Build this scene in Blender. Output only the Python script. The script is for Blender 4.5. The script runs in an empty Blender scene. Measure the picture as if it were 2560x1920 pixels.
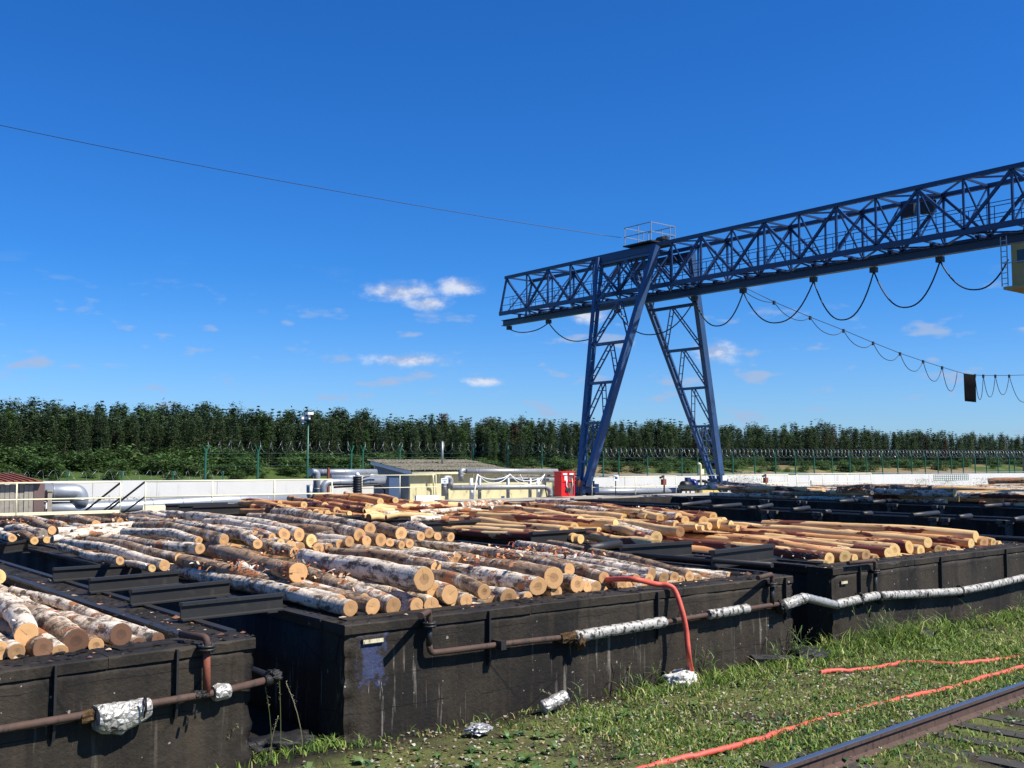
import bpy, bmesh, math, random
import numpy as np
from mathutils import Vector, Matrix, noise as mnoise

R = math.radians
rng = random.Random(7)
scene = bpy.context.scene
COL = scene.collection

# ------------------------------------------------------------------ camera
F_PX, CX, CY = 2640.0, 1280.0, 960.0          # calibrated on the vanishing points of the pits
PITCH = math.atan(194 / 2640.0)
EYE = 2.8
HEAD = R(51.4)
FW = np.array([math.cos(HEAD) * math.cos(PITCH), math.sin(HEAD) * math.cos(PITCH), math.sin(PITCH)])
RT = np.array([math.sin(HEAD), -math.cos(HEAD), 0.0])
UP = np.cross(RT, FW)
CAM = np.array([0, 0, EYE])
cam_data = bpy.data.cameras.new('camera')
cam_data.sensor_width = 36.0
cam_data.lens = 36.0 * F_PX / 2560.0
cam_data.clip_start = 0.1
cam_data.clip_end = 8000.0
cam = bpy.data.objects.new('camera', cam_data)
COL.objects.link(cam)
M3 = Matrix(((RT[0], UP[0], -FW[0]), (RT[1], UP[1], -FW[1]), (RT[2], UP[2], -FW[2])))
cam.matrix_world = Matrix.Translation((0, 0, EYE)) @ M3.to_4x4()
scene.camera = cam
scene.cycles.max_bounces = 6
scene.cycles.diffuse_bounces = 3
scene.cycles.glossy_bounces = 2
scene.cycles.transmission_bounces = 3


def ray(x, y): return FW * F_PX + RT * (x - CX) - UP * (y - CY)
def PZ(x, y, z): d = ray(x, y); return CAM + d * (z - EYE) / d[2]
def PX(x, y, X): d = ray(x, y); return CAM + d * X / d[0]
def PY(x, y, Y): d = ray(x, y); return CAM + d * Y / d[1]
def PD(x, y, D): d = ray(x, y); return CAM + d * D / F_PX
def proj(p):
    v = np.array(p, float) - CAM; w = v @ FW
    return CX + F_PX * (v @ RT) / w, CY - F_PX * (v @ UP) / w, w


# ------------------------------------------------------------------ light
SUN = Vector((0.62, -1.0, 1.42)).normalized()
world = bpy.data.worlds.new('World')
scene.world = world
world.use_nodes = True
sun_data = bpy.data.lights.new('sun', 'SUN')
sun_data.energy = 4.6
sun_data.angle = R(0.53)
sun_data.color = (1.0, 0.95, 0.87)
sun = bpy.data.objects.new('sun', sun_data)
COL.objects.link(sun)
sun.rotation_euler = SUN.to_track_quat('Z', 'Y').to_euler()
sun.location = (30, -40, 40)
SKY_STRENGTH = 0.053
scene.view_settings.view_transform = 'Standard'
scene.view_settings.look = 'None'
scene.view_settings.exposure = 0.75
scene.view_settings.gamma = 1.0


class NT:
    def __init__(self, tree):
        self.t = tree
        self.nodes = tree.nodes
    def n(self, typ, ins=None, **props):
        nd = self.nodes.new(typ)
        for k, v in props.items():
            setattr(nd, k, v)
        if ins:
            for k, v in ins.items():
                s = nd.inputs[k]
                if isinstance(v, bpy.types.NodeSocket):
                    self.t.links.new(v, s)
                else:
                    s.default_value = v
        return nd
    def math(self, op, a, b=0.0, c=None, clamp=False):
        ins = {0: a, 1: b}
        if c is not None: ins[2] = c
        return self.n('ShaderNodeMath', ins, operation=op, use_clamp=clamp).outputs[0]
    def mix(self, fac, a, b, blend='MIX'):
        nd = self.n('ShaderNodeMix', data_type='RGBA', blend_type=blend, clamp_factor=True)
        for k, v in ((0, fac), (6, a), (7, b)):
            if isinstance(v, bpy.types.NodeSocket): self.t.links.new(v, nd.inputs[k])
            else: nd.inputs[k].default_value = (*v, 1.0) if isinstance(v, tuple) and len(v) == 3 else v
        return nd.outputs[2]
    def ramp(self, fac, lo, hi):
        return self.n('ShaderNodeMapRange', {0: fac, 1: lo, 2: hi, 3: 0.0, 4: 1.0}, interpolation_type='SMOOTHSTEP').outputs[0]
    def noise(self, vec, scale, detail=4.0, rough=0.55):
        ins = {'Scale': scale, 'Detail': detail, 'Roughness': rough}
        if vec is not None: ins['Vector'] = vec
        return self.n('ShaderNodeTexNoise', ins).outputs[0]
    def mapping(self, vec, scale=(1, 1, 1), loc=(0, 0, 0)):
        return self.n('ShaderNodeMapping', {'Vector': vec, 'Scale': scale, 'Location': loc}).outputs[0]


# world: physical sky with small fair-weather clouds
TINT_LOW, TINT_MID, TINT_HIGH = (0.68, 1.06, 1.72), (0.28, 0.87, 1.64), (0.19, 0.80, 1.66)
def build_world():
    nt = NT(world.node_tree)
    for nd in list(nt.nodes): nt.nodes.remove(nd)
    sky = nt.n('ShaderNodeTexSky', sky_type='NISHITA', sun_disc=False)
    sky.sun_elevation = math.asin(SUN.z)
    sky.sun_rotation = math.atan2(SUN.x, SUN.y)
    sky.altitude = 100.0
    sky.air_density = 1.0
    sky.dust_density = 0.25
    sky.ozone_density = 3.0
    hs = nt.n('ShaderNodeHueSaturation', {'Hue': 0.5, 'Saturation': 1.0, 'Value': 1.0, 'Color': sky.outputs[0]})
    gen = nt.n('ShaderNodeTexCoord').outputs['Generated']
    sep = nt.n('ShaderNodeSeparateXYZ', {0: gen})
    az = nt.math('ARCTAN2', sep.outputs[1], sep.outputs[0])
    el = nt.math('ARCSINE', sep.outputs[2])
    uv = nt.n('ShaderNodeCombineXYZ', {0: az, 1: el}).outputs[0]
    w2 = nt.noise(nt.mapping(uv, (1, 1.6, 1), (3.1, 1.7, 0)), 40.0, 4.0, 0.6)
    k = 2560 / 2212.0

    def ang(x, y):
        d = ray(x * k, y * k)
        return math.atan2(d[1], d[0]), math.atan2(d[2], math.hypot(d[0], d[1]))
    # fair-weather cumulus
    cur = None
    for (x, y, wx, wy) in [(868, 630, 78, 21), (990, 619, 46, 19), (925, 655, 44, 16), (1268, 682, 46, 16), (1545, 760, 46, 22), (885, 778, 84, 14), (1045, 824, 40, 9)]:
        a, e = ang(x, y)
        s = nt.mapping(uv, (2281.0 / wx, 2281.0 / wy, 0), (-a * 2281.0 / wx, -e * 2281.0 / wy, 0))
        d = nt.n('ShaderNodeVectorMath', {0: s}, operation='LENGTH').outputs['Value']
        cur = d if cur is None else nt.math('MINIMUM', cur, d)
    mw = nt.ramp(nt.math('ADD', cur, nt.math('MULTIPLY', nt.math('SUBTRACT', w2, 0.5), 2.0)), 1.45, 0.0)
    # thin scattered wisps low over the horizon, all the way round
    w1 = nt.noise(nt.mapping(uv, (17, 52, 1), (2.9, 0.4, 0)), 1.0, 3.0, 0.5)
    band = nt.math('MULTIPLY', nt.ramp(el, .19, .10), nt.ramp(el, .0, .03))
    mg = nt.math('MULTIPLY', nt.ramp(nt.math('ADD', w1, nt.math('MULTIPLY', w2, .30)), .725, .86), nt.math('MULTIPLY', band, .8))
    sepm = nt.math('MULTIPLY', mw, .9)
    # clear deep-blue air: the tint of the sky between horizon and zenith
    tint = nt.mix(nt.ramp(el, .08, .42), nt.mix(nt.ramp(el, .0, .20), TINT_LOW, TINT_MID), TINT_HIGH)
    col = nt.mix(1.0, hs.outputs[0], tint, 'MULTIPLY')
    col = nt.mix(mg, col, (4.3, 5.7, 8.4))
    col = nt.mix(sepm, col, nt.mix(nt.ramp(w2, .38, .62), (8.6, 9.1, 10.4), (4.4, 5.5, 8.1)))
    bg = nt.n('ShaderNodeBackground', {'Color': col, 'Strength': SKY_STRENGTH})
    out = nt.n('ShaderNodeOutputWorld', {0: bg.outputs[0]})
build_world()


# ------------------------------------------------------------------ materials
def new_mat(name):
    m = bpy.data.materials.new(name)
    m.use_nodes = True
    nt = NT(m.node_tree)
    bs = nt.nodes['Principled BSDF']
    return m, nt, bs

def setin(nt, bs, key, v):
    if isinstance(v, bpy.types.NodeSocket): nt.t.links.new(v, bs.inputs[key])
    else: bs.inputs[key].default_value = (*v, 1.0) if isinstance(v, tuple) and len(v) == 3 else v

def bump(nt, bs, h, strength=0.4, dist=0.02):
    b = nt.n('ShaderNodeBump', {'Height': h, 'Strength': strength, 'Distance': dist})
    nt.t.links.new(b.outputs[0], bs.inputs['Normal'])

def mul(c, f): return tuple(min(1.0, x * f) for x in c)

def simple(name, col, rough=0.6, metal=0.0, scale=6.0, var=0.25, dirt=None, dirt_amt=(0.55, 0.75), bmp=0.15, spec=0.5, space='Object'):
    m, nt, bs = new_mat(name)
    tc = nt.n('ShaderNodeTexCoord').outputs['Object'] if space == 'Object' else nt.n('ShaderNodeNewGeometry').outputs['Position']
    n1 = nt.noise(tc, scale)
    c = nt.mix(n1, mul(col, 1 - var), mul(col, 1 + var))
    if dirt:
        n2 = nt.noise(nt.mapping(tc, (1, 1, .5), (5, 3, 1)), scale * 1.7, 6.0, 0.65)
        c = nt.mix(nt.ramp(n2, *dirt_amt), c, dirt)
    setin(nt, bs, 'Base Color', c)
    bs.inputs['Roughness'].default_value = rough
    bs.inputs['Metallic'].default_value = metal
    bs.inputs['Specular IOR Level'].default_value = spec
    if bmp: bump(nt, bs, nt.noise(tc, scale * 5), bmp, 0.01)
    return m

MAT = {}
MAT['steel'] = simple('tarred_steel', (0.022, 0.021, 0.020), 0.5, 0.0, 3.0, .35, (0.05, 0.042, 0.034), (.6, .8), .25, .4)
MAT['rust'] = simple('rusty_pipe', (0.078, 0.046, 0.034), 0.75, 0, 8, .35, (0.03, 0.025, 0.022), (.5, .7), .3, .3)
MAT['rustred'] = simple('red_rust', (0.2, 0.06, 0.035), 0.75, 0, 8, .3, (0.05, 0.03, 0.022), (.6, .75), .3, .3)
MAT['wool'] = simple('mineral_wool', (0.10, 0.062, 0.03), 0.95, 0, 25, .6, (0.02, 0.015, 0.01), (.5, .65), 1.0, .1)
MAT['tar'] = simple('tar_lump', (0.012, 0.011, 0.010), 0.55, 0, 14, .5, None, (0, 1), 1.0, .4)
MAT['cream'] = simple('cream_paint', (0.78, 0.72, 0.46), 0.55, 0, 5, .08, (0.32, 0.27, 0.16), (.66, .8), .1)
MAT['cream_wall'] = simple('cream_wall_panel', (0.60, 0.54, 0.30), 0.7, 0, 1.6, .15, (0.30, 0.26, 0.15), (.52, .75), .1)
MAT['galv'] = simple('galvanised_sheet', (0.30, 0.32, 0.34), 0.45, .45, 4, .22, (0.25, 0.25, 0.24), (.55, .75), .25)
MAT['galv2'] = simple('dented_foil_cladding', (0.34, 0.34, 0.33), 0.48, .45, 5, .28, (0.22, 0.2, 0.17), (.58, .75), .8)
MAT['blue'] = simple('blue_crane_paint', (0.012, 0.034, 0.108), 0.36, 0, 1.5, .3, (0.010, 0.022, 0.055), (.58, .8), .05, .5)
MAT['blue_sunlit'] = simple('sunlit_blue_leg_paint', (0.034, 0.082, 0.19), 0.40, 0, 1.2, .25, (0.02, 0.045, 0.10), (.52, .75), .05, .5)  # crane blue lightened, sunlight on the legs put into the colour
MAT['red'] = simple('red_paint', (0.72, 0.012, 0.014), 0.4, 0, 4, .12, None, (0, 1), .05)
MAT['white'] = simple('white_paint', (0.78, 0.78, 0.76), 0.5, 0, 4, .08, (0.4, 0.38, 0.33), (.65, .8), .1)
MAT['black'] = simple('black_rubber', (0.014, 0.014, 0.015), 0.5, 0, 6, .2, None, (0, 1), .1)
MAT['cable'] = simple('black_cable', (0.008, 0.008, 0.009), 0.8, 0, 6, .2, None, (0, 1), 0, .05)
MAT['green'] = simple('green_fence_paint', (0.012, 0.10, 0.055), 0.45, 0, 4, .2, None, (0, 1), .05)
MAT['wire'] = simple('zinc_wire', (0.42, 0.43, 0.44), 0.4, .7, 4, .1, None, (0, 1), 0)
MAT['timber'] = simple('weathered_timber', (0.30, 0.27, 0.22), 0.85, 0, 9, .35, (0.12, 0.10, 0.08), (.55, .75), .4, .2)
MAT['brown'] = simple('brown_sheet_metal', (0.135, 0.085, 0.075), 0.6, 0, 3, .2, None, (0, 1), .1)
MAT['redroof'] = simple('rusty_red_roof', (0.25, 0.085, 0.055), 0.75, 0, 4, .35, (0.14, 0.09, 0.07), (.55, .7), .3, .2)
MAT['slate'] = simple('old_slate_sheet', (0.25, 0.225, 0.16), 0.9, 0, 4, .35, (0.07, 0.06, 0.045), (.46, .66), .5, .2)
MAT['shadewall'] = simple('wall_grey_with_shade', (0.22, 0.215, 0.20), 0.7, 0, 3, .2, None, (0, 1), .2)  # pump house side walls: their shade put into a grey base colour
MAT['cab'] = simple('yellow_cab_paint', (0.36, 0.285, 0.10), 0.55, 0, 3, .15, (0.25, 0.17, 0.05), (.62, .8), .1)
MAT['glass'] = simple('dark_glass', (0.02, 0.03, 0.035), 0.06, 0, 3, .1, None, (0, 1), 0)
MAT['bluepump'] = simple('navy_pump_paint', (0.015, 0.035, 0.17), 0.35, 0, 4, .2, (0.02, 0.02, 0.03), (.55, .7), .1)
MAT['rail'] = simple('rusted_rail_web', (0.085, 0.052, 0.04), 0.75, 0, 10, .35, (0.03, 0.024, 0.02), (.52, .7), .3, .3)
MAT['railhead'] = simple('polished_rail_head', (0.30, 0.31, 0.34), 0.28, .85, 12, .2, (0.10, 0.08, 0.07), (.62, .75), .05)
MAT['sleeper'] = simple('tarred_sleeper', (0.055, 0.05, 0.043), 0.85, 0, 9, .35, None, (0, 1), .5, .2)
MAT['plate'] = simple('number_plate', (0.62, 0.55, 0.36), 0.5, 0, 20, .3, (0.12, 0.09, 0.05), (.52, .66), .2)
MAT['yellowbox'] = simple('sand_yellow_block', (0.6, 0.45, 0.14), 0.7, 0, 3, .15, (0.4, 0.33, 0.15), (.6, .8), .1)
MAT['platform'] = simple('pale_yard_concrete', (0.36, 0.33, 0.27), 0.9, 0, .7, .25, (0.10, 0.085, 0.07), (.5, .72), .3, .2)
MAT['lump'] = simple('whitewashed_lump', (0.62, 0.60, 0.55), 0.8, 0, 7, .2, (0.08, 0.07, 0.06), (.50, .62), .7, .2)
MAT['sign'] = simple('pale_sign_face', (0.68, 0.74, 0.78), 0.5, 0, 9, .12, (0.2, 0.36, 0.55), (.6, .7), 0)


def m_foil():
    m, nt, bs = new_mat('crumpled_foil')
    tc = nt.n('ShaderNodeTexCoord').outputs['Object']
    v = nt.n('ShaderNodeTexVoronoi', {'Vector': tc, 'Scale': 16.0}, feature='DISTANCE_TO_EDGE').outputs['Distance']
    n = nt.noise(tc, 26.0, 5.0, .6)
    d = nt.ramp(nt.noise(nt.mapping(tc, (1, 1, 1), (4, 7, 2)), 9.0, 5.0, .65), .53, .63)
    setin(nt, bs, 'Base Color', nt.mix(d, (0.50, 0.48, 0.44), (0.040, 0.035, 0.03)))
    setin(nt, bs, 'Metallic', nt.math('SUBTRACT', .7, nt.math('MULTIPLY', d, .65)))
    bs.inputs['Roughness'].default_value = .58
    bump(nt, bs, nt.math('ADD', nt.math('MULTIPLY', v, 1.2), nt.math('MULTIPLY', n, .5)), .85, .025)
    return m
MAT['foil'] = m_foil()
MAT['bracket'] = simple('worn_bracket', (0.10, 0.09, 0.075), .8, 0, 5, .4, (0.025, 0.022, 0.02), (.5, .65), .3, .2)
MAT['foil_dull'] = simple('dull_taped_foil', (0.40, 0.385, 0.35), .62, .35, 11, .35, (0.035, 0.03, 0.026), (.50, .60), .9)


def m_hose(dusty=0.0):
    m, nt, bs = new_mat('red_fire_hose')
    tc = nt.n('ShaderNodeNewGeometry').outputs['Position']
    n = nt.noise(tc, 14.0, 5.0, .6)
    c = nt.mix(n, (0.50, 0.055, 0.036), (0.66, 0.12, 0.07))
    c = nt.mix(nt.ramp(nt.noise(tc, 30.0, 4, .6), .6, .72), c, (0.20, 0.05, 0.04))
    setin(nt, bs, 'Base Color', c)
    bs.inputs['Roughness'].default_value = .6
    bump(nt, bs, nt.noise(tc, 120.0, 2), .15, .004)
    return m
MAT['hose'] = m_hose()


def m_blackwall():
    """blackened concrete of the pits: tar-dark with brown bloom, drips and lime streaks"""
    m, nt, bs = new_mat('blackened_concrete')
    p = nt.n('ShaderNodeNewGeometry').outputs['Position']
    big = nt.noise(nt.mapping(p, (1, 1, .55)), 1.1, 5.0, .6)
    streak = nt.noise(nt.mapping(p, (9, 9, .7)), 1.0, 5.0, .6)
    fine = nt.noise(p, 24.0, 6.0, .7)
    c = nt.mix(nt.ramp(big, .36, .66), (0.0105, 0.0088, 0.0068), (0.034, 0.026, 0.0165))
    c = nt.mix(nt.math('MULTIPLY', nt.ramp(streak, .5, .75), .6), c, (0.052, 0.037, 0.021))
    c = nt.mix(nt.math('MULTIPLY', nt.ramp(fine, .42, .7), .5), c, (0.012, 0.011, 0.010))
    sep = nt.n('ShaderNodeSeparateXYZ', {0: p})
    X, Z = sep.outputs[0], sep.outputs[2]
    wide = nt.noise(nt.mapping(p, (1.9, 1.9, .16), (4, 4, 4)), 1.0, 4.0, .6)
    c = nt.mix(nt.math('MULTIPLY', nt.ramp(wide, .50, .66), .55), c, (0.052, 0.040, 0.026))
    drip = nt.noise(nt.mapping(p, (16, 16, 1.3), (2, 0, 5)), 1.0, 4.0, .55)
    dm = nt.math('MULTIPLY', nt.ramp(drip, .59, .70), nt.ramp(Z, .95, .6))
    dm = nt.math('MULTIPLY', dm, nt.ramp(nt.noise(nt.mapping(p, (.45, .45, .2), (1, 2, 3)), 1.0, 2.0), .42, .62))
    c = nt.mix(nt.math('MULTIPLY', dm, .62), c, (0.26, 0.23, 0.19))
    zz = nt.math('ADD', Z, nt.math('MULTIPLY', nt.math('SUBTRACT', nt.noise(p, 2.3, 4.0, .6), .5), .10))
    ck = None
    for zl in (.96, .60, .27):
        q = nt.ramp(nt.math('ABSOLUTE', nt.math('SUBTRACT', zz, zl)), .007, .002)
        ck = q if ck is None else nt.math('MAXIMUM', ck, q)
    ck = nt.math('MULTIPLY', ck, nt.ramp(nt.noise(p, 1.3, 2.0), .42, .55))
    vc = nt.n('ShaderNodeTexVoronoi', {'Vector': nt.mapping(p, (.8, .8, .45)), 'Scale': 1.0}, feature='DISTANCE_TO_EDGE').outputs['Distance']
    vcw = nt.math('MULTIPLY', nt.ramp(nt.math('ADD', vc, nt.math('MULTIPLY', nt.math('SUBTRACT', fine, .5), .02)), .010, .003), nt.ramp(nt.noise(p, .7, 2.0), .5, .6))
    ck = nt.math('MAXIMUM', ck, vcw)
    c = nt.mix(nt.math('MULTIPLY', ck, .85), c, (0.004, 0.004, 0.004))
    sp = nt.ramp(nt.noise(p, 16.0, 2.0, .5), .735, .76)
    c = nt.mix(nt.math('MULTIPLY', sp, .6), c, (0.42, 0.40, 0.36))
    setin(nt, bs, 'Base Color', c)
    setin(nt, bs, 'Roughness', nt.math('SUBTRACT', .85, nt.math('MULTIPLY', nt.ramp(big, .3, .6), .18)))
    bs.inputs['Specular IOR Level'].default_value = .28
    bump(nt, bs, nt.math('ADD', nt.noise(p, 9.0, 8.0, .65), nt.math('MULTIPLY', fine, .5)), .55, .03)
    return m
MAT['pit'] = m_blackwall()


def m_bluepatch():
    """the same black concrete with the remains of a blue painted panel and lime runs under it"""
    m = MAT['pit'].copy(); m.name = 'blackened_concrete_blue_paint'
    nt = NT(m.node_tree); bs = nt.nodes['Principled BSDF']
    src = bs.inputs['Base Color'].links[0].from_socket
    p = nt.n('ShaderNodeNewGeometry').outputs['Position']
    sep = nt.n('ShaderNodeSeparateXYZ', {0: p})
    c0 = PY(933, 1655, 9.42)
    dx = nt.math('DIVIDE', nt.math('ABSOLUTE', nt.math('SUBTRACT', sep.outputs[0], float(c0[0]))), .16)
    dz = nt.math('DIVIDE', nt.math('ABSOLUTE', nt.math('SUBTRACT', sep.outputs[2], float(c0[2]))), .26)
    d = nt.math('MAXIMUM', dx, dz)
    wear = nt.noise(p, 11.0, 7.0, .7)
    mask = nt.ramp(nt.math('ADD', d, nt.math('MULTIPLY', nt.math('SUBTRACT', wear, .5), 3.4)), 1.0, .55)
    c = nt.mix(nt.math('MULTIPLY', mask, .62), src, (0.045, 0.065, 0.16))
    c1 = PY(945, 1730, 9.42)
    dx2 = nt.math('DIVIDE', nt.math('ABSOLUTE', nt.math('SUBTRACT', sep.outputs[0], float(c1[0]))), .2)
    dz2 = nt.math('DIVIDE', nt.math('ABSOLUTE', nt.math('SUBTRACT', sep.outputs[2], float(c1[2]))), .13)
    runs = nt.ramp(nt.noise(nt.mapping(p, (26, 26, 3.0), (0, 0, 7)), 1.0, 3.0, .5), .60, .68)
    mask2 = nt.math('MULTIPLY', runs, nt.ramp(nt.math('MAXIMUM', dx2, dz2), 1.0, .6))
    c = nt.mix(nt.math('MULTIPLY', mask2, .85), c, (0.5, 0.48, 0.43))
    nt.t.links.new(c, bs.inputs['Base Color'])
    return m
MAT['pitblue'] = m_bluepatch()


def m_bark(kind):
    m, nt, bs = new_mat('birch_bark_' + kind)
    tc = nt.n('ShaderNodeTexCoord').outputs['Object']
    info = nt.n('ShaderNodeObjectInfo').outputs['Random']
    off = nt.n('ShaderNodeCombineXYZ', {0: nt.math('MULTIPLY', info, 37.0), 1: nt.math('MULTIPLY', info, 91.0), 2: nt.math('MULTIPLY', info, 53.0)}).outputs[0]
    v = nt.n('ShaderNodeVectorMath', {0: tc, 1: off}, operation='ADD').outputs[0]
    if kind in ('white', 'grey'):
        band = nt.noise(nt.mapping(v, (4.0, 4.0, 11.0)), 1.0, 6.0, .68)       # girdling bands
        rough = nt.noise(nt.mapping(v, (9, 9, 4.0)), 1.0, 7.0, .72)            # cracked plates
        lent = nt.noise(nt.mapping(v, (10, 10, 70.0)), 1.0, 3.0, .6)           # lenticels
        patch = nt.noise(nt.mapping(v, (1.6, 1.6, 1.1)), 1.0, 3.0, .5)
        fl = nt.noise(v, 48.0, 5.0, .7)
        white = nt.mix(patch, (0.60, 0.47, 0.33), (0.88, 0.79, 0.65))
        grey = nt.mix(rough, (0.17, 0.105, 0.06), (0.50, 0.34, 0.205))
        k = .0 if kind == 'white' else .16
        wf = nt.math('SUBTRACT', nt.math('ADD', nt.math('MULTIPLY', band, .75), nt.math('MULTIPLY', patch, .4)), nt.math('ADD', k, nt.math('MULTIPLY', info, .12)))
        c = nt.mix(nt.ramp(wf, .365, .50), grey, white)
        c = nt.mix(nt.math('MULTIPLY', nt.ramp(rough, .47, .60), .9), c, (0.045, 0.030, 0.020))
        c = nt.mix(nt.math('MULTIPLY', nt.ramp(lent, .56, .66), .6), c, (0.09, 0.06, 0.04))
        c = nt.mix(nt.math('MULTIPLY', nt.ramp(fl, .56, .7), .5), c, (0.14, 0.085, 0.05))
        tear = nt.noise(nt.mapping(v, (3.0, 3.0, 2.2), (9, 1, 4)), 1.0, 5.0, .65)
        tm = nt.ramp(tear, .58, .62)
        c = nt.mix(tm, c, nt.mix(fl, (0.20, 0.062, 0.028), (0.52, 0.23, 0.095)))
        bump(nt, bs, nt.math('ADD', nt.math('MULTIPLY', rough, -1.0), nt.math('ADD', nt.math('MULTIPLY', lent, .3), nt.math('MULTIPLY', tm, -.5))), .8, .025)
    else:
        grain = nt.noise(nt.mapping(v, (22, 22, 1.6)), 1.0, 5.0, .6)
        blot = nt.noise(nt.mapping(v, (4, 4, 1.2)), 1.0, 5.0, .6)
        fine = nt.noise(v, 30.0, 5.0, .65)
        if kind == 'orange':
            a, b, dk = (0.50, 0.23, 0.085), (0.68, 0.37, 0.15), (0.26, 0.085, 0.04)
        else:
            a, b, dk = (0.56, 0.345, 0.145), (0.76, 0.51, 0.245), (0.44, 0.235, 0.09)
        c = nt.mix(nt.ramp(grain, .3, .7), a, b)
        c = nt.mix(nt.math('MULTIPLY', nt.ramp(blot, .48, .66), .7), c, dk)
        pm = nt.noise(nt.mapping(v, (3.2, 3.2, .95), (3, 3, 3)), 1.0, 4.0, .6)
        thr = nt.math('SUBTRACT', .625, nt.math('MULTIPLY', info, .17))
        red = nt.ramp(nt.math('SUBTRACT', pm, thr), .0, .03)
        c = nt.mix(red, c, nt.mix(fine, (0.10, 0.028, 0.018), (0.21, 0.065, 0.042)))
        pw = nt.noise(nt.mapping(v, (3.0, 3.0, 1.0), (11, 6, 8)), 1.0, 5.0, .62)
        wm = nt.ramp(pw, .655, .68)
        c = nt.mix(wm, c, nt.mix(nt.ramp(fine, .42, .6), (0.72, 0.66, 0.58), (0.10, 0.075, 0.06)))
        bump(nt, bs, nt.math('ADD', nt.math('MULTIPLY', grain, .4), nt.math('ADD', red, wm)), .5, .012)
    setin(nt, bs, 'Base Color', c)
    bs.inputs['Roughness'].default_value = .8
    bs.inputs['Specular IOR Level'].default_value = .25
    return m
for k in ('white', 'grey', 'peeled', 'orange'): MAT['bark_' + k] = m_bark(k)


def m_cut(kind):
    m, nt, bs = new_mat('sawn_end_' + kind)
    rad = nt.n('ShaderNodeAttribute', attribute_name='rad').outputs['Fac']
    tc = nt.n('ShaderNodeTexCoord').outputs['Object']
    info = nt.n('ShaderNodeObjectInfo').outputs['Random']
    off = nt.n('ShaderNodeCombineXYZ', {0: nt.math('MULTIPLY', info, 37.0), 1: nt.math('MULTIPLY', info, 11.0), 2: 0.0}).outputs[0]
    v = nt.n('ShaderNodeVectorMath', {0: tc, 1: off}, operation='ADD').outputs[0]
    warp = nt.math('MULTIPLY', nt.math('SUBTRACT', nt.noise(v, 9.0, 4.0, .6), .5), .30)
    rr = nt.math('ADD', rad, warp)
    ring = nt.math('SINE', nt.math('MULTIPLY', rr, 62.0))
    saw = nt.noise(nt.mapping(v, (70, 6, 1)), 1.0, 3.0, .6)
    cols = {'pale': ((0.66, 0.39, 0.175), (0.52, 0.275, 0.11), (0.34, 0.19, 0.09)),
            'yellow': ((0.74, 0.52, 0.225), (0.62, 0.38, 0.14), (0.44, 0.245, 0.085)),
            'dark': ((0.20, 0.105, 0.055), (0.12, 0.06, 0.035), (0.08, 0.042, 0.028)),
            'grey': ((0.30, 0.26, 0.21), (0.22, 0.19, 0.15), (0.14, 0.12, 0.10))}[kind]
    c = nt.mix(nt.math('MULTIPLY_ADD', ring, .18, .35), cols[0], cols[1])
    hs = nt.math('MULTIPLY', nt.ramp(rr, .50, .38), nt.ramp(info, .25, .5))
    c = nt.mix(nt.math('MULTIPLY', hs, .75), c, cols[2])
    c = nt.mix(nt.math('MULTIPLY', nt.ramp(saw, .45, .7), .28), c, cols[1])
    c = nt.mix(nt.math('MULTIPLY', nt.ramp(rad, .07, .02), .7), c, (0.10, 0.055, 0.03))
    c = nt.mix(nt.ramp(rad, .955, .985), c, (0.075, 0.042, 0.03))
    c = nt.mix(nt.math('MULTIPLY', nt.ramp(nt.noise(v, 5.0, 5, .7), .55, .75), .35), c, (0.28, 0.16, 0.085))
    # drying cracks and weather stain
    sx = nt.n('ShaderNodeSeparateXYZ', {0: tc})
    for ph, lim in ((15.7, .8),):
        an = nt.math('MULTIPLY', info, ph)
        across = nt.math('ABSOLUTE', nt.math('ADD', nt.math('SUBTRACT', nt.math('MULTIPLY', sx.outputs[0], nt.math('SINE', an)), nt.math('MULTIPLY', sx.outputs[1], nt.math('COSINE', an))), nt.math('MULTIPLY', nt.math('SUBTRACT', saw, .5), .008)))
        along = nt.math('ADD', nt.math('MULTIPLY', sx.outputs[0], nt.math('COSINE', an)), nt.math('MULTIPLY', sx.outputs[1], nt.math('SINE', an)))
        cm = nt.math('MULTIPLY', nt.math('MULTIPLY', nt.ramp(across, .0045, .001), nt.ramp(along, -.01, .01)), nt.ramp(rad, lim, lim - .15))
        c = nt.mix(nt.math('MULTIPLY', cm, .6), c, (0.09, 0.045, 0.02))
    c = nt.mix(nt.math('MULTIPLY', nt.ramp(nt.math('FRACT', nt.math('MULTIPLY', info, 7.3)), .55, 1.0), .55), c, cols[2])
    setin(nt, bs, 'Base Color', c)
    bs.inputs['Roughness'].default_value = .8
    bs.inputs['Specular IOR Level'].default_value = .2
    bump(nt, bs, saw, .3, .004)
    return m
for k in ('pale', 'yellow', 'dark', 'grey'): MAT['cut_' + k] = m_cut(k)


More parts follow.
